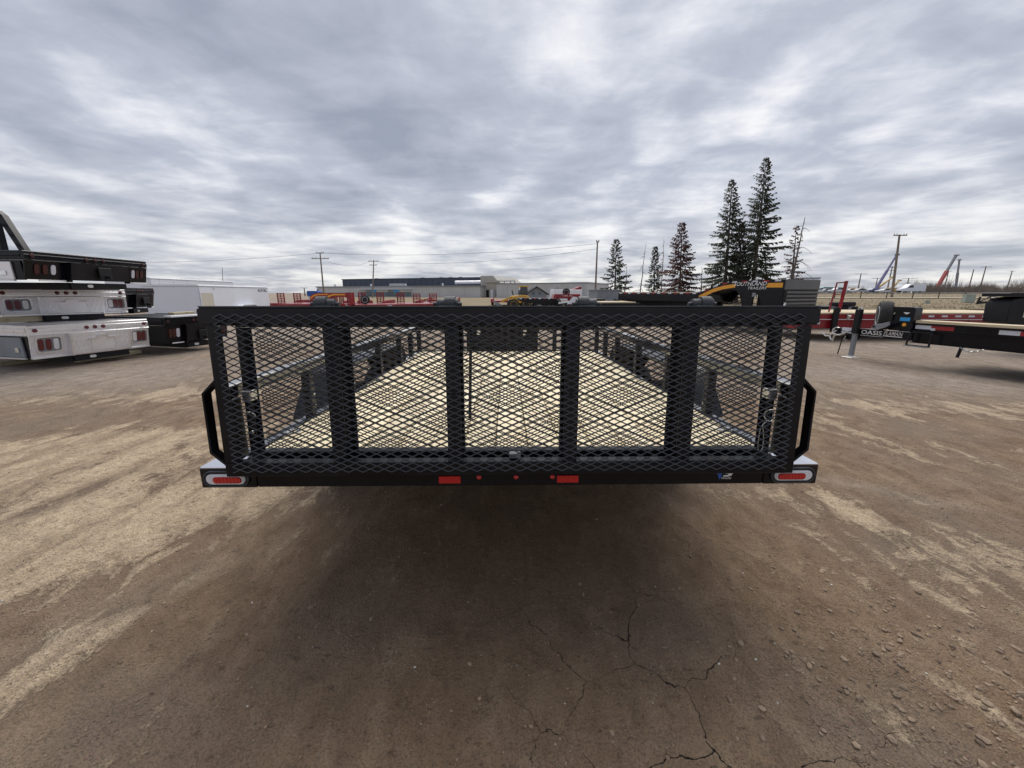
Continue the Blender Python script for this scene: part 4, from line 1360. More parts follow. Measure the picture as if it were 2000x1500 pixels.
MB().box((.80, .04, .52), (3.2, .46, .80)).build('main_beam', 'dull_black', t)
for q in (.9, 2.6):
    MB().box((q, .1, .0), (q + .12, .4, .52)).build('stand', 'dull_black', t)


# ------------------------------------------------------------------ far ground on the right: dry grass rising to a road
def field_z(u, Y):
    r = np.interp(Y, [30, 45, 60, 75, 86, 95, 120, 600], [0.03, .12, .42, .80, 1.10, 1.12, 1.05, 1.05])
    s = np.clip((u - .12) / .55, 0, 1)
    s = s * s * (3 - 2 * s)
    return r * s + .03


def strip(name, label, us, Ys, dz, mat, nz=0.0):
    U, Yg = np.meshgrid(us, Ys)
    Z = field_z(U, Yg) + dz
    if nz:
        Z = Z + (fbm(U * Yg * .8, Yg * .8, 3, 5) - .5) * nz
    n = U.size
    me = bpy.data.meshes.new(name)
    V = np.stack([(U * Yg).ravel(), Yg.ravel(), Z.ravel()], 1)
    i = np.arange(n).reshape(U.shape)
    q = np.stack([i[:-1, :-1], i[:-1, 1:], i[1:, 1:], i[1:, :-1]], -1).reshape(-1, 4)
    me.from_pydata(V.tolist(), [], q.tolist())
    me.polygons.foreach_set('use_smooth', [True] * len(q))
    me.materials.append(MAT[mat])
    o = bpy.data.objects.new(name, me)
    COL.objects.link(o)
    o['kind'] = 'structure'
    o['label'] = label
    return o


def mat_grass():
    m = bpy.data.materials.new('dry_grass')
    m.use_nodes = True
    t = m.node_tree
    b = t.nodes['Principled BSDF']
    g = t.nodes.new('ShaderNodeNewGeometry')
    P = mapping(t, g.outputs['Position'], scale=(.35, 1, 1))
    n = noise(t, P, .8, 8, .7)
    n2 = noise(t, g.outputs['Position'], .12, 4, .6)
    c = ramp(t, n, [(.3, (.235, .19, .125)), (.5, (.26, .212, .142)), (.7, (.29, .24, .165))])
    c = mixc(t, ramp(t, n2, [(.45, 0.0), (.65, .6)]), c, (.21, .175, .125))
    t.links.new(c, b.inputs['Base Color'])
    b.inputs['Roughness'].default_value = 1.0
    b.inputs['Specular IOR Level'].default_value = .1
    return m


MAT['grass'] = mat_grass()
MAT['tuft'] = M('dry_grass_blades', (.285, .232, .155), .95, var=.12, vscale=.5, spec=.1)
US = np.concatenate([np.linspace(-.45, 1.7, 110), np.linspace(1.8, 4, 10)])
strip('grass_field', 'dry tan grass field rising to the road', US, np.concatenate([np.linspace(30, 95, 90), np.geomspace(98, 900, 14)]), 0, 'grass', .07)
strip('road', 'grey road beyond the dry grass on the right', US[30:], np.array([86.0, 90.0, 94.0]), .12, 'asphalt')
strip('gravel_shoulder', 'pale gravel edge of the road', US[30:], np.array([84.9, 85.9]), .125, 'pale_gravel')
strip('gravel_lane', 'pale gravel lane crossing the dry grass', US[34:], np.array([60.5, 61.8, 63.0]), .09, 'pale_gravel')
strip('parking_lot', 'grey parking lot beyond the road', US[30:90], np.array([104.0, 120.0, 150.0]), .10, 'asphalt')


def tufts():
    rg = np.random.default_rng(12)
    n = 11000
    u = rg.uniform(.05, 1.55, n)
    Y = 31 + rg.power(.7, n) * 54
    x = u * Y
    z = field_z(u, Y)
    m = MB()
    V, Fc = [], []
    for i in range(n):
        hgt = rg.uniform(.04, .14) * (1 if rg.random() > .04 else 2.2)
        for k in range(3):
            a = rg.uniform(0, 6.28)
            w_ = rg.uniform(.01, .03)
            dx, dy = math.cos(a) * w_, math.sin(a) * w_
            lx, ly = rg.uniform(-.15, .15), rg.uniform(-.15, .15)
            o = len(V)
            V += [(x[i] - dx, Y[i] - dy, z[i] - .05), (x[i] + dx, Y[i] + dy, z[i] - .05), (x[i] + lx, Y[i] + ly, z[i] + hgt)]
            Fc.append((o, o + 1, o + 2))
    m.v, m.f = V, Fc
    o = m.build('grass_tufts', 'tuft', None, smooth=False)
    o['kind'] = 'stuff'
    tag(o, 'dry tan grass tufts over the field on the right', 'grass')


tufts()

# fence of thin posts along the lane
fn = thing('wire_fence', 'low wire fence with thin dark posts along the pale gravel lane', 'fence', (0, 60, 0))
for k in range(15):
    u = .62 + k * .066
    z = float(field_z(np.array(u), 59.6))
    MB().box((u * 59.6 - .05, -.45, z - .1), (u * 59.6 + .05, -.35, z + 1.0)).build('post', 'dead_wood', fn)
for hgt in (.55, .92):
    MB().tube([(u * 59.6, -.4, float(field_z(np.array(u), 59.6)) + hgt) for u in np.linspace(.62, .62 + 14 * .066, 15)], .016, 4).build('wire', 'zinc', fn)


def zf(px, Y):
    u = (px - 1000) / F * CP
    return float(field_z(np.array(u), Y))


# cabinets in the grass
def cabinet(label, px, Y, w_, h_, mat):
    p = at(px, 590, Y)
    t = thing('utility_cabinet', label, 'cabinet', (p.x, Y, zf(px, Y) - .03), R(-20))
    b = MB().box((-w_ / 2, -w_ * .4, 0), (w_ / 2, w_ * .4, h_)).build('cabinet_body', mat, t, bevel=.03)
    MB().box((-w_ / 2 - .04, -w_ * .44, h_ + .001), (w_ / 2 + .04, w_ * .44, h_ + .06)).build('lid', mat, t, bevel=.02)
    MB().box((-w_ * .42, -w_ * .4 - .015, .08), (w_ * .42, -w_ * .4 - .001, h_ * .9)).build('door', mat, t)
    return t


cabinet('pale green utility cabinet standing in the dry grass', 1890, 46, .85, .95, 'green_box')
cabinet('small pale green pedestal box in the dry grass near the spare tyre', 1811, 44, .35, .32, 'green_box')


# ------------------------------------------------------------------ vehicles
def car(name, label, cat, loc, rz, paint, L=4.5, Wd=1.8, kind='car', group=None):
    t = thing(name, label, cat, loc, rz, group)
    if kind == 'van':
        prof = [(-L / 2, .35), (-L / 2, .75), (-L / 2 + .15, 1.0), (-L / 2 + .95, 1.15), (-L / 2 + 1.55, 1.85), (-L / 2 + 1.9, 2.02), (L / 2 - .15, 2.02), (L / 2, 1.85), (L / 2, .35)]
        win = [(-L / 2 + 1.15, 1.18), (-L / 2 + 1.62, 1.75), (-L / 2 + 2.3, 1.75), (-L / 2 + 2.3, 1.18)]
        wx = (-L / 2 + .85, L / 2 - 1.05)
        r = .37
    elif kind == 'suv':
        prof = [(-L / 2, .35), (-L / 2, .85), (-L / 2 + .2, .98), (-L / 2 + 1.15, 1.05), (-L / 2 + 1.8, 1.62), (L / 2 - .5, 1.68), (L / 2 - .05, 1.05), (L / 2, .4)]
        win = [(-L / 2 + 1.4, 1.07), (-L / 2 + 1.9, 1.52), (L / 2 - .6, 1.56), (L / 2 - .3, 1.07)]
        wx = (-L / 2 + .85, L / 2 - .85)
        r = .35
    else:
        prof = [(-L / 2, .32), (-L / 2, .65), (-L / 2 + .2, .78), (-L / 2 + 1.2, .90), (-L / 2 + 1.9, 1.38), (L / 2 - 1.5, 1.42), (L / 2 - .6, .98), (L / 2 - .05, .92), (L / 2, .38)]
        win = [(-L / 2 + 1.5, .92), (-L / 2 + 1.98, 1.30), (L / 2 - 1.55, 1.33), (L / 2 - .9, .95)]
        wx = (-L / 2 + .85, L / 2 - .9)
        r = .32
    MB().prism(prof, lambda a, b, q: (a, q, b), -Wd / 2, Wd / 2).build('body', paint, t, bevel=.05, seg=2)
    for s in (-1, 1):
        MB().prism(win, lambda a, b, q: (a, q, b), s * (Wd / 2 + .004), s * (Wd / 2 - .02)).build('side_window', 'window', t)
        for x in wx:
            wheel(t, (x, s * (Wd / 2 - .1), r), (0, 1, 0), r, .2, 'steel_grey')
        MB().box((-L / 2 - .012, s * .6 - .15, .55 if kind != 'van' else .72), (-L / 2 + .02, s * .6 + .15, .7 if kind != 'van' else .9)).build('headlight', 'lamp_clear', t)
    MB().box((-L / 2 - .03, -Wd / 2 + .05, .33), (-L / 2 - .001, Wd / 2 - .05, .55)).build('bumper', 'dull_black', t, bevel=.01)
    return t


PAINT = [M('car_paint_%d' % i, c, .3, var=.02, coat=.3) for i, c in enumerate(((.62, .63, .64), (.30, .32, .35), (.06, .065, .075), (.70, .70, .70), (.10, .14, .24), (.42, .43, .44), (.22, .05, .05)))]
p = at(1789, 573, 90)
car('van', 'plain white cargo van driving on the road at the right', 'van', (p.x + .6, 92, zf(1789, 92) + .12), R(-8), MAT['white'], 4.9, 1.7, 'van')
row = [(1588, 118, 3, 'car', 'white car at the left end of the parked row beyond the road'), (1612, 121, 1, 'car', 'grey sedan in the parked row right of the white end car'), (1634, 117, 0, 'suv', 'silver wagon in the parked row below the teal roof'),
       (1657, 122, 2, 'car', 'dark sedan in the parked row below the orange mound'), (1676, 118, 5, 'car', 'light grey sedan in the parked row near the red upright ramp'), (1702, 120, 4, 'suv', 'dark blue wagon in the parked row just right of the red upright ramp'),
       (1724, 118, 0, 'car', 'silver sedan in the parked row beside the braced power pole'), (1598, 132, 2, 'suv', 'dark wagon in the second parked row near the white building'), (1646, 134, 3, 'suv', 'white wagon in the second parked row before the orange mound')]
for px, Y, ci, kd, lb in row:
    p = at(px, 575, Y)
    car('parked_car', lb, 'car', (p.x, Y, zf(px, Y) + .1), R(random.uniform(-14, 14)), PAINT[ci], 4.4, 1.8, kd, 'cars parked beyond the road')


# ------------------------------------------------------------------ power poles and lines
def power_pole(label, px, topy, Y, arms, r=.16, z0=0.0, lean=(0, 0), basepx=None, name='power_pole'):
    top = at(px, topy, Y)
    bx = at(basepx, 590, Y).x if basepx else top.x + lean[0]
    t = thing(name, label, 'pole', (bx, Y, z0))
    h_ = top.z - z0
    dx = top.x - bx
    MB().tube([(0, 0, -.2), (dx * .5, 0, h_ * .5), (dx, 0, h_)], [r, r * .85, r * .65], 10).build('shaft', 'pole_wood', t)
    for (f, w_) in arms:
        ar = MB().box((dx * f - w_ / 2, -.2, h_ * f - .07), (dx * f + w_ / 2, -.07, h_ * f + .07)).build('cross_arm', 'pole_wood', t)
        for q in (-.46, -.26, .26, .46):
            MB().tube([(dx * f + w_ * q, -.13, h_ * f + .07), (dx * f + w_ * q, -.13, h_ * f + .30)], [.05, .035], 6).build('insulator', 'steel_grey', ar)
    return t


power_pole('tall wooden power pole with two cross arms left of the dark blue warehouse', 625, 493, 84, [(.985, 1.6), (.87, 3.6)], .17, basepx=634)
power_pole('wooden power pole with two cross arms standing before the dark blue warehouse', 730, 508, 104, [(.97, 2.6), (.87, 2.0)], .18, basepx=728)
power_pole('bare tall pole between the grey building and the spruces', 1167, 472, 68, [(.995, .5)], .17, basepx=1162)
power_pole('leaning wooden power pole with one cross arm in the dry grass at right', 1757, 458, 64, [(.985, 2.1)], .19, z0=.4, basepx=1740)
power_pole('thin antenna mast standing behind the white enclosed trailers', 434, 523, 60, [], .05, basepx=437)
for lb, px, ty, Y, ar in (('distant power pole beside the violet boom', 1743, 520, 170, [(.96, 3), (.85, 3)]), ('distant power pole with cross arm, second from the right edge', 1926, 520, 180, [(.97, 5)]),
                          ('distant bare pole in the brush left of the cross armed pole', 1902, 526, 190, []), ('distant lattice topped pole nearest the right edge', 1977, 529, 230, [(.98, 3)]),
                          ('distant lattice topped pole in the brush right of the red crane', 1853, 529, 230, [(.98, 3)]), ('distant lamp mast with twin heads above the parked cars', 1682, 534, 200, [(.97, 6)]),
                          ('distant lamp mast with twin heads right of the braced pole', 1775, 543, 210, [(.97, 7)]), ('distant lamp mast with twin heads above the van', 1714, 543, 220, [(.97, 6)]),
                          ('tiny distant pole between the red ramps and the warehouse', 594, 562, 160, [(.97, 3)])):
    power_pole(lb, px, ty, Y, ar, .26 if Y < 200 else .3, z0=1.0 if px > 1200 else 0)


def cable(label, pts, sag, r=.022):
    out = []
    for a, b in zip(pts[:-1], pts[1:]):
        for i in range(13):
            f = i / 12
            p_ = a.lerp(b, f)
            p_.z -= sag * 4 * f * (1 - f)
            out.append(p_)
    o = MB().tube(out, r, 4).build('power_line', 'dull_black')
    tag(o, label, 'cable', 'overhead power lines')


cable('upper power line running left from the tall double armed pole', [at(260, 512, 90), at(625, 494, 84)], .5)
cable('upper power line running right from the tall double armed pole to the bare pole', [at(625, 494, 84), at(1167, 476, 68)], 1.0)
cable('lower power line between the two poles before the warehouse', [at(640, 511, 84), at(722, 511, 104)], .9)
cable('power line from the warehouse pole to the bare pole', [at(738, 511, 104), at(1167, 486, 68)], 1.2)


# ------------------------------------------------------------------ buildings
def frame_ab(A, B):
    A, B = Vector((A.x, A.y, 0)), Vector((B.x, B.y, 0))
    return A, math.atan2(B.y - A.y, B.x - A.x), (B - A).length


def warehouse():
    A, rz, L = frame_ab(at(621, 580, 128), at(938, 580, 108))
    t = thing('warehouse', 'long grey warehouse with dark blue upper storey beyond the red trailers', 'building', A, rz)
    z1 = 3.0
    MB().box((0, 0, -.2), (L, 30, z1)).build('lower_wall', 'wall_grey', t)
    MB().box((-.3, -.3, z1 + .002), (L + .3, 5.9, z1 + .30)).build('lower_roof_edge', 'steel_grey', t)
    up = MB().box((5, 6, z1 + .01), (L - 1.5, 28, 5.5)).build('upper_wall', 'wall_blue', t)
    MB().box((4.8, 5.8, 5.502), (L - 1.3, 28.2, 5.72)).build('upper_roof', 'wall_blue', t)
    for k in range(24):
        x = 6 + k * (L - 8) / 24
        MB().box((x, 5.94, z1 + .32), (x + .10, 5.997, 5.49)).build('cladding_rib', 'wall_blue', up)
    for k in range(14):
        x = .8 + k * (L - 1.6) / 14
        MB().box((x, -.06, 0), (x + .12, -.004, z1 - .02)).build('cladding_rib', 'wall_grey', t)
    # shop front
    x0, x1 = L * .30, L * .62
    n = 9
    for k in range(n):
        a = x0 + (x1 - x0) * k / n
        b = x0 + (x1 - x0) * (k + 1) / n - .15
        wn = MB().box((a, -.12, .3), (b, -.065, 1.5)).build('window', 'glass_teal', t)
        MB().box((a - .05, -.16, 1.52), (b + .05, -.062, 2.2)).build('sign_panel', ('wall_grey', 'steel_grey', 'cyan_decal', 'wall_grey')[k % 4] if k in (2, 6, 1, 5) else 'wall_grey', t)
        MB().box((a, -.135, .85), (b, -.121, .92)).build('mullion', 'steel_grey', wn)
    MB().box((x0 - .3, -.9, 2.3), (x1 + .3, -.065, 2.45)).build('canopy', 'white', t)
    for k, fx in enumerate((.08, .33, .55, .77)):
        MB().box((L * fx, 2.5, z1 + .31), (L * fx + .35, 3, z1 + 1.0)).build('roof_vent', 'white', t)
    MB().box((L * .46, 2, z1 + .31), (L * .53, 4, z1 + 1.0)).build('rooftop_unit', 'wall_grey', t, bevel=.05)
    for fx in (.2, .52, .64, .70, .76):
        MB().box((L * fx, 14, 5.73), (L * fx + .9, 15, 6.2)).build('roof_vent', 'steel_grey', t)
    MB().tube([(L * .83, 4.5, z1 + 1.2), (L * .99, 4.5, z1 + 1.2)], .55, 10).build('duct', 'alu', t)
    # tan end bay with an open steel frame beside it
    MB().prism([(L + .02, -.1), (L + 4.5, -.1), (L + 4.5, 4.0), (L + 2.6, 5.9), (L - 1.2, 5.9), (L - 1.2, z1 + .32), (L + .02, z1 + .32)], XZ, 3.0, 22).build('end_bay', 'wall_tan', t)
    for k in range(3):
        MB().box((L + .5 + k * 1.3, 2.9, .1), (L + 1.3 + k * 1.3, 2.995, 2.1)).build('door', ('dull_black', 'white', 'steel_grey')[k], t)
    for x in (L + 4.7, L + 6.2, L + 8.0, L + 9.2):
        MB().box((x, 2, 0), (x + .18, 2.18, 4.3)).build('frame_post', 'steel_grey', t)
    for z in (2.4, 4.3):
        MB().box((L + 4.7, 1.95, z + .002), (L + 9.4, 2.23, z + .2)).build('frame_beam', 'steel_grey', t)
    MB().box((L + .2, 2.4, 4.1), (L + 4.6, 2.9, 4.6)).build('canopy', 'wall_tan', t)
    return t


warehouse()
A, rz, L = frame_ab(at(970, 580, 104), at(1146, 580, 92))
t = thing('grey_building', 'plain light grey flat roofed building right of the warehouse', 'building', A, rz)
MB().box((0, 0, -.2), (L, 18, 3.5)).build('wall', 'wall_grey', t)
MB().box((-.15, -.15, 3.502), (L + .15, 18.1, 3.72)).build('roof_edge', 'steel_grey', t)
for k in range(18):
    MB().box((.5 + k * L / 18, -.05, .1), (.58 + k * L / 18, -.003, 3.49)).build('cladding_rib', 'wall_grey', t)
MB().box((L * .70, -.10, 2.0), (L * .701 + .12, -.052, 2.7)).build('downpipe', 'steel_grey', t)
for k in range(4):
    wn = MB().box((L * .82 + k * .7, -.10, .9), (L * .82 + k * .7 + .55, -.052, 2.0)).build('window', 'glass_teal', t)
MB().box((L * .62, -.12, .1), (L * .66, -.052, 2.3)).build('door', 'white', t)

p = at(1048, 580, 62)
t = thing('gable_shed', 'small dark shed with pointed gable before the grey building', 'building', (p.x, 62, 0), R(4))
MB().prism([(-1.6, 0), (1.6, 0), (1.6, 1.15), (0, 2.15), (-1.6, 1.15)], XZ, 0, 4).build('wall', 'steel_grey', t)
for s in (-1, 1):
    MB().prism([(0, 2.16), (s * 1.95, .98), (s * 1.95, 1.10), (0, 2.30)], XZ, -.3, 4.3).build('roof', 'dull_black', t)
for x in (-.75, .25):
    MB().box((x, -.03, 1.0), (x + .5, -.002, 1.45)).build('window', 'glass_teal', t)

p = at(1582, 560, 112)
t = thing('office_building', 'white two storey building right of the leaning dead spruce', 'building', (p.x, 112, 1.0), R(-12))
MB().box((-2.0, 0, 0), (2.1, 8, 4.2)).build('wall', 'white', t)
MB().box((-2.15, -.15, 4.202), (2.25, 8.1, 4.5)).build('roof_edge', 'steel_grey', t)
for k in range(3):
    MB().box((-1.5 + k * 1.25, -.05, 2.4), (-.7 + k * 1.25, -.003, 3.5)).build('window', 'window', t)
p = at(1622, 566, 165)
t = thing('teal_shed', 'low shed with teal roof beyond the parked cars', 'building', (p.x, 165, 1.0), 0)
MB().box((-5, 0, 0), (6, 12, 1.6)).build('wall', 'wall_grey', t)
MB().prism([(-5.5, 1.602), (6.5, 1.602), (6.5, 1.8), (4, 2.7), (-3, 2.7), (-5.5, 1.8)], XZ, -.5, 12.5).build('roof', 'teal', t)


def mound(label, px, Y, w_, h_, z0):
    p_ = at(px, 570, Y)
    m = MB()
    n = 18
    V = [(0, 0, h_)]
    Fc = []
    rg = random.Random(px)
    rings = ((.35, .82), (.7, .42), (1.0, 0.0))
    for rr, hh in rings:
        for k in range(n):
            a = 2 * math.pi * k / n
            j = rg.uniform(.88, 1.12)
            V.append((math.cos(a) * w_ * rr * j, math.sin(a) * w_ * .5 * rr * j, h_ * hh * rg.uniform(.9, 1.1)))
    for k in range(n):
        Fc.append((0, 1 + k, 1 + (k + 1) % n))
        for r_ in range(2):
            a, b = 1 + r_ * n + k, 1 + r_ * n + (k + 1) % n
            Fc.append((a, a + n, b + n, b))
    m.v, m.f = V, Fc
    o = m.build('sand_mound', 'sand')
    o.location = (p_.x, Y, z0)
    tag(o, label, 'mound')


mound('orange sand mound beyond the parked cars, right of the teal roof', 1664, 160, 6.5, 2.4, 1.0)
mound('smaller orange sand mound behind the violet boom', 1702, 168, 4.5, 1.9, 1.0)


# boom lifts and crane on the horizon
def boom(name, label, cat, base, tip, Y, mats, wd, z0=1.0):
    b, e = at(*base, Y), at(*tip, Y)
    t = thing(name, label, cat, (b.x, Y, z0))
    o = Vector((b.x, Y, z0))
    b2, e2 = b - o, e - o
    mid = b2.lerp(e2, .52)
    MB().bar(b2, mid, wd, wd * 1.1, (0, 1, 0)).build('lower_boom', mats[0], t)
    MB().bar(mid, e2, wd * .7, wd * .75, (0, 1, 0)).build('upper_boom', mats[1], t)
    MB().box((e2.x - wd * .6, -.4, e2.z - .3), (e2.x + wd * .9, .4, e2.z + .15)).build('boom_head', mats[1], t)
    MB().box((b2.x - 1.6, -1.1, .55), (b2.x + 1.6, 1.1, max(.9, b2.z))).build('turntable', mats[0], t, bevel=.1)
    MB().box((b2.x - 2.2, -1.2, .35), (b2.x + 2.2, 1.2, .54)).build('chassis', 'dull_black', t)
    for x in (-1.5, 1.5):
        for y in (-1.1, 1.1):
            wheel(t, (b2.x + x, y, .45), (0, 1, 0), .45, .3, 'steel_grey')
    return t


boom('boom_lift', 'violet boom lift raised steeply behind the leaning power pole', 'boom lift', (1712, 562), (1752, 497), 120, ('crane_blue', 'crane_blue'), .5)
boom('boom_lift', 'yellow boom lift raised low to the left of the leaning power pole', 'boom lift', (1711, 564), (1744, 541), 126, ('crane_yellow', 'crane_yellow'), .5)
boom('boom_lift', 'short yellow boom tip right of the leaning power pole', 'boom lift', (1742, 562), (1757, 547), 132, ('crane_yellow', 'crane_yellow'), .5)
boom('mobile_crane', 'red mobile crane with raised grey tipped boom above the bare brush', 'crane', (1830, 562), (1868, 498), 160, ('crane_red', 'steel_grey'), .9)
boom('mobile_crane', 'thin upright grey crane boom just right of the red crane', 'crane', (1867, 560), (1874, 507), 170, ('steel_grey', 'steel_grey'), .6)


def brush(name, label, px0, px1, Y0, Y1, n, hmin, hmax, seed, z0=1.0, mat='brush'):
    rg = np.random.default_rng(seed)
    V, Fc = [], []
    for i in range(n):
        px = rg.uniform(px0, px1)
        Y = rg.uniform(Y0, Y1)
        x = (px - 1000) / F * CP * Y
        h_ = rg.uniform(hmin, hmax) * (.6 + .7 * vnoise(np.array(px / 22.0), np.array(Y / 30.0), 9))
        lx = rg.normal(0, .12) * h_
        w_ = .05 * (Y / 130)
        for k in range(5):
            f0 = rg.uniform(0, .5) if k else 0
            tx, tz = (lx, h_) if k == 0 else (lx * f0 + rg.normal(0, .25) * h_, h_ * rg.uniform(f0 + .2, 1))
            o = len(V)
            V += [(x + lx * f0 - w_, Y, z0 + h_ * f0), (x + lx * f0 + w_, Y, z0 + h_ * f0), (x + tx, Y + rg.normal(0, .3), z0 + tz)]
            Fc.append((o, o + 1, o + 2))
    m = MB()
    m.v, m.f = V, Fc
    o = m.build(name, mat, None, smooth=False)
    o['kind'] = 'stuff'
    tag(o, label, 'brush')


brush('bare_brush', 'leafless grey brown brush along the road at the far right', 1782, 2200, 104, 150, 3000, 1.4, 3.4, 3)
brush('bare_trees', 'pale distant leafless trees behind the brush at the far right', 1760, 2200, 170, 230, 700, 4, 8.5, 8)
brush('bare_trees', 'thin distant leafless trees behind the parked cars', 1560, 1780, 190, 260, 260, 2.0, 4.5, 10)


# ------------------------------------------------------------------ spruces and dead trees
def spruce(label, basepx, toppx, topy, Y, hw_px, mat, seed, bare=.06, dens=1.0, group='spruces behind the gooseneck trailer', droop=.5):
    rg = np.random.default_rng(seed)
    b = at(basepx, 592, Y)
    top = at(toppx, topy, Y)
    z0 = zf(basepx, Y) - .05
    hgt = top.z - z0
    dx = top.x - b.x
    t = thing('spruce_tree', label, 'tree', (b.x, Y, z0), 0, group)
    rad = hw_px * Y * CP / F * 1.12
    n = 9
    MB().tube([(dx * (k / n) ** 1.2, 0, hgt * k / n) for k in range(n + 1)], [.016 * hgt * (1 - k / n) ** .9 + .015 for k in range(n + 1)], 8).build('trunk', 'bark', t)
    V, Fc = [], []
    BV = MB()
    nb = int((58 + hgt * 7.5) * dens)
    for i in range(nb):
        f = bare + (1 - bare) * ((i + rg.uniform(0, 1)) / nb) ** 1.05
        f = min(f, .985)
        prof = (1 - f) ** .84 * (.70 + .30 * min(1, (f - bare + .02) / .16))
        L = rad * prof * rg.choice([.5, .75, .95, 1.08, 1.25], p=[.14, .24, .32, .22, .08]) + .14
        az = i * 2.39996 + rg.uniform(-.5, .5)
        ca, sa = math.cos(az), math.sin(az)
        zb = hgt * f
        up = .30 * f - (1 - f) * droop * .9 + rg.normal(0, .06)
        pts = []
        m = max(3, int(L / .20))
        for k in range(m + 1):
            u = k / m
            pts.append((dx * f ** 1.2 + ca * L * u, sa * L * u, zb + L * (up * u - .10 * u * (1 - u) + .10 * u * u)))
        if L > .35:
            BV.tube([pts[0], pts[m // 2], pts[m]], [.011 * L + .010, .007 * L + .007, .005], 4, False)
        for k in range(1, m + 1):
            u = k / m
            px_, py_, pz_ = pts[k]
            tw = (.42 * (1 - u) + .26) * min(1.25, .45 + L * .36) * rg.uniform(.7, 1.3)
            if u < .25 and f < .6 and rg.random() < .45:
                continue
            for s in (-1, 1, 0):
                if rg.random() < .08:
                    continue
                an = az + s * rg.uniform(.35, 1.0)
                tl = tw * (1.0 if s else .8)
                ex, ey = px_ + math.cos(an) * tl, py_ + math.sin(an) * tl
                ez = pz_ - tl * rg.uniform(.10, .75)
                w_ = rg.uniform(.04, .085) * (1 + hgt * .010)
                qx, qy = -math.sin(an) * w_, math.cos(an) * w_
                mx, my, mz = (px_ * .5 + ex * .5), (py_ * .5 + ey * .5), (pz_ * .5 + ez * .5)
                o = len(V)
                V += [(px_, py_, pz_ + .03), (mx + qx, my + qy, mz - w_ * .7), (ex, ey, ez), (mx - qx, my - qy, mz + w_ * .8)]
                Fc.append((o, o + 1, o + 2, o + 3))
            if rg.random() < .7:
                d_ = tw * rg.uniform(.5, 1.0)
                w_ = rg.uniform(.05, .10)
                o = len(V)
                V += [(px_ - ca * w_, py_ - sa * w_, pz_), (px_ + ca * w_, py_ + sa * w_, pz_ + .02), (px_ + ca * d_ * .3 + rg.normal(0, .05), py_ + sa * d_ * .3, pz_ - d_)]
                Fc.append((o, o + 1, o + 2))
    # leader
    for k in range(14):
        f = 1 - .055 * rg.random()
        a = rg.uniform(0, 6.28)
        l_ = .10 + (1 - f) * 6
        o = len(V)
        c0 = (dx * f, 0, hgt * f)
        V += [c0, (c0[0] + math.cos(a) * l_ * .5 + .03, math.sin(a) * l_ * .5, c0[2] + l_ * .3), (c0[0] + math.cos(a) * l_, math.sin(a) * l_, c0[2] + l_ * .5)]
        Fc.append((o, o + 1, o + 2))
    cr = MB()
    cr.v, cr.f = V, Fc
    cr.build('crown', mat, t, smooth=False)
    BV.build('branches', 'bark', t)
    return t


def dead_tree(label, basepx, toppx, topy, Y, seed, nb=16, Lmax=1.4, r0=.09, droop=True):
    rg = np.random.default_rng(seed)
    b = at(basepx, 592, Y)
    top = at(toppx, topy, Y)
    z0 = zf(basepx, Y) - .05
    h_ = top.z - z0
    dx = top.x - b.x
    t = thing('dead_tree', label, 'tree', (b.x, Y, z0), 0, 'bare dead trees among the spruces')
    n = 8
    MB().tube([(dx * k / n + rg.normal(0, .03), 0, h_ * k / n) for k in range(n + 1)], [r0 * (1 - .85 * k / n) for k in range(n + 1)], 7).build('trunk', 'dead_wood', t)
    for i in range(nb):
        f = rg.uniform(.18, .95)
        L = Lmax * (1.15 - f) * rg.uniform(.5, 1.1)
        az = rg.uniform(0, 6.28)
        pts = []
        for k in range(7):
            u = k / 6
            pts.append((dx * f + math.cos(az) * L * u, math.sin(az) * L * u, h_ * f + L * (.22 * u - (.75 if droop else .2) * u * u) + rg.normal(0, .02)))
        MB().tube(pts, [.034 * (1 - .7 * k / 6) for k in range(7)], 4).build('branch', 'dead_wood', t)
    return t


YT = 45
spruce('tallest green spruce, the right one of the tall pair', 1466, 1497, 306, YT, 52, 'needles', 1, bare=.15, dens=1.0)
spruce('second tallest green spruce, the left one of the tall pair', 1413, 1430, 350, YT + 1, 44, 'needles', 2, bare=.13)
spruce('thin faded spruce wedged between the tall pair', 1438, 1450, 432, YT + .8, 22, 'needles_mix', 3, bare=.2)
spruce('reddish brown dying spruce left of the tall pair', 1326, 1332, 434, YT - 1, 44, 'needles_red', 4, bare=.03, dens=.95)
spruce('slim dark green spruce nearest the bare pole on the left', 1200, 1204, 467, YT, 27, 'needles', 5, bare=.05, dens=.85)
spruce('thin sparse green spruce between two bare trunks', 1276, 1280, 481, YT + 2, 17, 'needles', 6, bare=.1, dens=.8)
spruce('sparse reddish spruce beside the leaning dead trunk', 1541, 1556, 440, YT + 1, 22, 'needles_red', 7, bare=.12, dens=.42)
spruce('low spread of faded spruce boughs under the gooseneck arch', 1420, 1425, 552, YT - 3, 28, 'needles_mix', 9, bare=.02, dens=.9)
dead_tree('leaning bare dead tree with drooping twigs, rightmost of the trees', 1538, 1572, 424, YT - .5, 11, 34, 2.8, .17)
dead_tree('bare leaning dead stem just left of the thin sparse spruce', 1247, 1262, 476, YT, 12, 12, 1.3, .08)
dead_tree('thin straight bare stem between the sparse spruce and the red one', 1290, 1297, 464, YT + 1, 13, 14, 1.0, .07)
dead_tree('short bare stem right of the slim left spruce', 1220, 1224, 518, YT - .5, 14, 9, 1.0, .08)
dead_tree('short bare stump between the red spruce and the tall pair', 1369, 1371, 521, YT + 1, 15, 6, .9, .10)
dead_tree('broken bare stem close to the left side of the tall pair', 1391, 1392, 530, YT + .5, 16, 8, 1.1, .09)


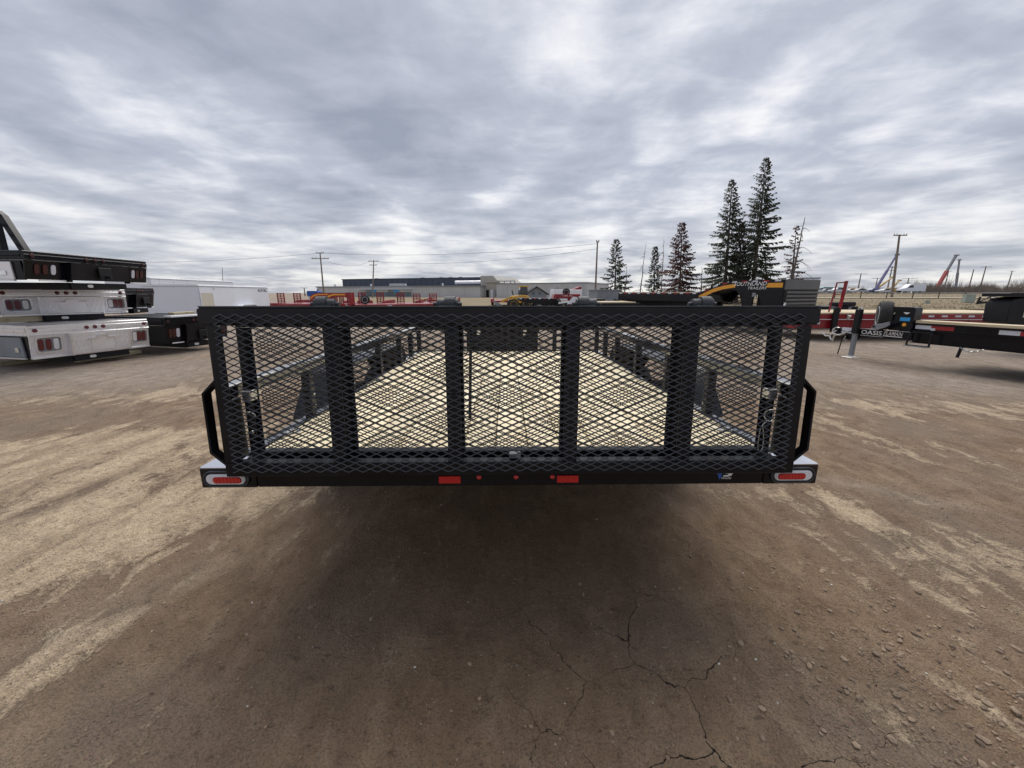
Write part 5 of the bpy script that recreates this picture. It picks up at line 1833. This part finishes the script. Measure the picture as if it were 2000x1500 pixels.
# ------------------------------------------------------------------ trailers and machines in the middle distance
def ladder(parent, x, y, w_, h_, z, mat='red'):
    """loading ramp stood upright: two rails, rungs and a middle rail"""
    r = MB().box((x, y, z), (x + .06, y + .05, z + h_)).build('upright_ramp', mat, parent)
    MB().box((x + w_ - .06, y, z), (x + w_, y + .05, z + h_)).build('ramp_rail', mat, r)
    MB().box((x + w_ * .47, y + .005, z), (x + w_ * .53, y + .045, z + h_ * .97)).build('ramp_rail', mat, r)
    n = 6
    for k in range(n + 1):
        zz = z + .03 + (h_ - .09) * k / n
        MB().box((x + .061, y + .008, zz), (x + w_ - .061, y + .042, zz + .05)).build('rung', mat, r)


def red_equipment_trailer(label, px0, px1, Y, top0, wpx=15, depth=5.0, dk=.56):
    a, b = at(px0, 590, Y), at(px1, 590, Y)
    s_ = Y * CP / F
    W = b.x - a.x
    t = thing('red_equipment_trailer', label, 'trailer', (a.x, Y, 0), R(random.uniform(-4, 4)), 'red equipment trailers with upright ramps')
    rw = wpx * s_
    h_ = at(px0, top0, Y).z - dk
    MB().box((-rw * .6, .1, dk - .12), (W + rw * .6, depth, dk)).build('deck', 'red', t, bevel=.01)
    MB().box((-rw * .6, .0, dk - .16), (W + rw * .6, .095, dk - .01)).build('tail_beam', 'red', t)
    for x in (-rw / 2, W - rw / 2):
        ladder(t, x, .02, rw, h_, dk)
    for x in (-rw * .6 - .2, W + rw * .6 + .0):
        fd = [(depth * .45, .45), (depth * .47, .72), (depth * .5, .80), (depth * .75, .80), (depth * .78, .72), (depth * .8, .45)]
        MB().prism(fd, YZ, x, x + .2).build('fender', 'red', t)
    for q in (depth * .55, depth * .70):
        for x in (-rw * .6 - .1, W + rw * .6 + .1):
            wheel(t, (x, q, .33), (1, 0, 0), .32, .18)
    for x in (-rw * .4, W + rw * .2):
        MB().box((x, -.012, dk - .13), (x + .18, -.002, dk - .05)).build('tail_lamp', 'lamp_red', t)
        MB().box((x + .2, -.012, dk - .12), (x + .36, -.002, dk - .04)).build('tail_label', 'tape_white', t)
    return t


red_equipment_trailer('red trailer with paired ladder ramps nearest the white enclosed trailers', 549, 582, 26, 572)
red_equipment_trailer('red trailer with ladder ramps in front of the first warehouse pole', 685, 708, 24, 571)
red_equipment_trailer('red trailer with ladder ramps before the warehouse shop front', 743, 783, 26.5, 571)
red_equipment_trailer('red trailer with ladder ramps at the right end of the shop front', 814, 846, 28, 573)
red_equipment_trailer('distant red trailer with short ramps below the tan end bay', 831, 879, 42, 585, 8, 6)
red_equipment_trailer('distant red trailer with short ramps left of the yellow loader', 963, 989, 38, 588, 8, 6)
red_equipment_trailer('red trailer with ramps half hidden behind the trailer left of the shop front', 655, 667, 27, 576, 9)

# long low red deck crossing in front of the ramps
p0, p1 = at(694, 596, 22), at(850, 596, 24)
t = thing('flat_deck_trailer', 'long low red flat deck trailer lying in front of the ladder ramps', 'trailer', (p0.x, 22, 0), math.atan2(2, p1.x - p0.x))
Ld = math.hypot(2, p1.x - p0.x)
MB().box((0, 0, .50), (Ld, 1.9, .66)).build('deck', 'red', t, bevel=.01)
for k in range(int(Ld / .5)):
    MB().box((.1 + k * .5, -.05, .56), (.22 + k * .5, -.002, .64)).build('stake_pocket', 'red', t)
for q in (Ld * .5, Ld * .62):
    for yy in (.1, 1.8):
        wheel(t, (q, yy, .33), (0, 1, 0), .32, .18)
wheel(t, (.6, .6, .92), (.3, 1, 0), .26, .18, name='spare_tyre')
MB().box((1.6, -.01, .52), (2.0, -.002, .60)).build('deck_label', 'tape_white', t)


def small_gooseneck(label, px, Y, mat, rz):
    p_ = at(px, 590, Y)
    t = thing('gooseneck_trailer', label, 'trailer', (p_.x, Y, 0), rz)
    arch = [(0, .5), (0, 1.05), (.2, 1.22), (.5, 1.30), (1.5, 1.30), (1.5, .5), (1.40, .5), (1.40, .98), (1.1, 1.08), (.6, 1.08), (.35, 1.0), (.22, .8), (.2, .5)]
    MB().prism(arch, XZ, 0, .5).build('neck', mat, t)
    st = [(.03, 1.0), (.22, 1.17), (.5, 1.24), (1.2, 1.24), (1.2, 1.16), (.52, 1.16), (.28, 1.08), (.05, .9)]
    MB().prism(st, XZ, -.006, -.001).build('stripe', 'orange_decal', t)
    MB().box((-3.0, 0, .5), (-.002, 1.9, .66)).build('deck', mat, t)
    for q in (-2.2, -1.4):
        wheel(t, (q, .1, .33), (0, 1, 0), .32, .18)
        wheel(t, (q, 1.8, .33), (0, 1, 0), .32, .18)
    return t


small_gooseneck('red gooseneck trailer with yellow arched stripe under the blue tank', 606, 25, 'red', R(3))
small_gooseneck('second red gooseneck trailer with yellow arched stripe left of the first ladder pair', 636, 23, 'red', R(-3))
p = at(611, 585, 30)
t = thing('water_tank', 'small blue tank on a white stand above the red trailers', 'tank', (p.x, 30, 0))
MB().prism(rrect(-.42, 1.05, .42, 1.45, .08), XZ, 0, .8).build('tank', 'blue_tank', t, bevel=.02)
for x in (-.35, .3):
    for y in (.05, .7):
        MB().box((x, y, 0), (x + .06, y + .06, 1.05)).build('stand_leg', 'white', t)
MB().tube([(.25, .4, 1.45), (.25, .4, 1.55)], .08, 8).build('filler_cap', 'blue_tank', t)

# black equipment trailer with loader, red dump box, grey bin
a, b = at(1012, 596, 24), at(1088, 596, 24)
t = thing('black_equipment_trailer', 'black trailer with red and white taped edge carrying nothing, before the grey building', 'trailer', (a.x, 24, 0), R(2))
Lb = b.x - a.x
MB().prism([(0, 1.0), (Lb, .98), (Lb, .55), (Lb * .7, .55), (.35, .75), (0, .85)], XZ, 0, 2).build('deck', 'gloss_black', t, bevel=.01)
for k in range(8):
    x = .08 + k * .29
    MB().box((x, -.01, .93), (x + .15, -.001, .985)).build('reflective_tape', 'red_tape' if k % 2 else 'tape_white', t)
for q in (Lb * .55, Lb * .85):
    for yy in (.12, 1.88):
        wheel(t, (q, yy, .36), (0, 1, 0), .36, .2)

p = at(1012, 590, 31)
t = thing('wheel_loader', 'small yellow wheel loader with raised grey bucket left of the dark shed', 'loader', (p.x, 31, .0), R(6))
MB().prism([(-.5, .5), (.9, .5), (.9, 1.05), (.5, 1.15), (-.5, 1.05)], XZ, 0, 1.2).build('body', 'loader', t, bevel=.04)
cb = MB().prism([(.1, 1.16), (.8, 1.16), (.75, 1.75), (.2, 1.75)], XZ, .15, 1.05).build('cab', 'window', t, bevel=.02)
MB().box((.05, .1, 1.752), (.85, 1.1, 1.83)).build('cab_roof', 'loader', cb)
MB().prism([(-.5, .9), (-1.3, .55), (-1.35, .7), (-.5, 1.05)], XZ, .2, .35).build('loader_arm', 'loader', t)
MB().prism([(-1.2, .35), (-1.95, .75), (-1.75, .35), (-1.4, .25)], XZ, -.05, 1.3).build('bucket', 'steel_grey', t)
MB().tube([(-.35, .3, 1.1), (-.45, .3, 1.5)], .04, 6).build('exhaust', 'dull_black', t)
for x in (-.35, .65):
    for y in (0, 1.2):
        wheel(t, (x, y, .42), (0, 1, 0), .42, .3, 'loader')

p = at(1107, 590, 27)
t = thing('dump_trailer', 'red dump box trailer with white lettering strip and a tyre on top', 'trailer', (p.x, 27, 0), R(-3))
MB().prism([(-.95, .92), (.9, .92), (.9, 1.22), (-.85, 1.22)], XZ, 0, 3.5).build('box', 'red', t, bevel=.01)
for k in range(4):
    MB().box((-.7 + k * .4, -.02, .93), (-.66 + k * .4, -.002, 1.21)).build('box_rib', 'red', t)
lettering('TRAILERS', .7, .09, 'white_decal', t, (-.35, -.004, 1.06), (1, 0, 0), (0, 0, 1))
wheel(t, (.0, .7, 1.36), (0, 1, .2), .26, .2, name='spare_tyre')
MB().prism([(.05, .918), (.4, .918), (.35, .35), (.2, .35)], XZ, .1, .3).build('support', 'red', t)
for q in (-.55, .45):
    for yy in (.7, 2.9):
        wheel(t, (q, yy, .34), (0, 1, 0), .33, .2)
MB().box((-.9, .05, .50), (.85, 3.4, .62)).build('frame', 'dull_black', t)

p = at(1100, 585, 40)
t = thing('truck', 'white truck body showing behind the red dump box', 'truck', (p.x, 40, 0), R(3))
MB().prism([(-1.1, .5), (1.9, .5), (1.9, 1.62), (-1.0, 1.62)], XZ, 0, 2).build('body', 'white', t, bevel=.04)
MB().prism([(1.0, 1.63), (1.85, 1.63), (1.85, 1.95)], XZ, .2, 1.8).build('wind_deflector', 'red', t)
for q in (-.6, 1.3):
    for yy in (.1, 1.9):
        wheel(t, (q, yy, .4), (0, 1, 0), .4, .25)

p = at(1180, 590, 22)
t = thing('steel_bin', 'grey steel bin with sloping end left of the black gooseneck deck', 'bin', (p.x - .45, 22, 0), R(4))
MB().prism([(0, .72), (.05, 1.42), (1.35, 1.42), (.85, .72)], XZ, 0, 1.8).build('bin', 'steel_grey', t, bevel=.01)
MB().box((-.03, -.04, 1.421), (1.38, 1.84, 1.48)).build('rim', 'steel_grey', t)
MB().box((.1, .1, 0), (.8, 1.7, .719)).build('stand', 'dull_black', t)
p = at(1175, 590, 16.5)
t = thing('flat_deck_trailer', 'low black trailer with pale board deck under the gooseneck deck', 'trailer', (p.x, 16.5, 0), R(6))
bd = MB().box((0, .003, .88), (1.5, .157, .93)).build('deck_board', 'deck_wood_x', t)
for i in range(1, 11):
    o = bd.copy()
    COL.objects.link(o)
    o.location = (0, i * .16, 0)
MB().box((0, -.02, .70), (1.7, 1.76, .878)).build('frame', 'dull_black', t)
MB().box((.9, -.045, .76), (1.0, -.021, .87)).build('stake_pocket', 'dull_black', t)
for q in (.4, 1.2):
    for yy in (.1, 1.65):
        wheel(t, (q, yy, .36), (0, 1, 0), .35, .2)
p = at(1128, 590, 19)
t = thing('black_equipment_trailer', 'black trailer nose with white coupler parts below the red dump box', 'trailer', (p.x, 19, 0), R(-5))
MB().box((.1, 0, .78), (1.3, 1.8, 1.02)).build('deck', 'dull_black', t, bevel=.01)
MB().prism([(-.5, .75), (-.2, 1.12), (0, 1.1), (.09, .8)], XZ, .3, .36).build('coupler', 'white', t)
MB().bar((-.9, .4, .8), (.1, .4, .95), .07, .07).build('tongue_arm', 'white', t)
for yy in (.1, 1.7):
    wheel(t, (.8, yy, .36), (0, 1, 0), .35, .2)

# a dark tipped trailer coupler resting in the grass by the cabinet
p = at(1938, 590, 30)
t = thing('tow_dolly', 'dark tow dolly standing in the dry grass left of the right edge neck', 'trailer', (p.x, 30, 0), R(-10))
MB().bar((-.9, 0, .55), (1.0, 0, .72), .12, .16).build('draw_bar', 'dull_black', t)
MB().bar((-.9, 0, .60), (-.2, 0, 1.05), .07, .07).build('brace', 'dull_black', t)
MB().bar((-.95, 0, .45), (-.85, 0, 1.0), .10, .10).build('hitch_post', 'dull_black', t)
MB().bar((-.2, 0, 1.05), (1.0, 0, .80), .06, .06).build('brace', 'steel_grey', t)
for y in (-.6, .6):
    wheel(t, (.6, y, .34), (0, 1, 0), .33, .2)
MB().tube([(.6, -.6, .34), (.6, .6, .34)], .05, 8).build('axle', 'dull_black', t)
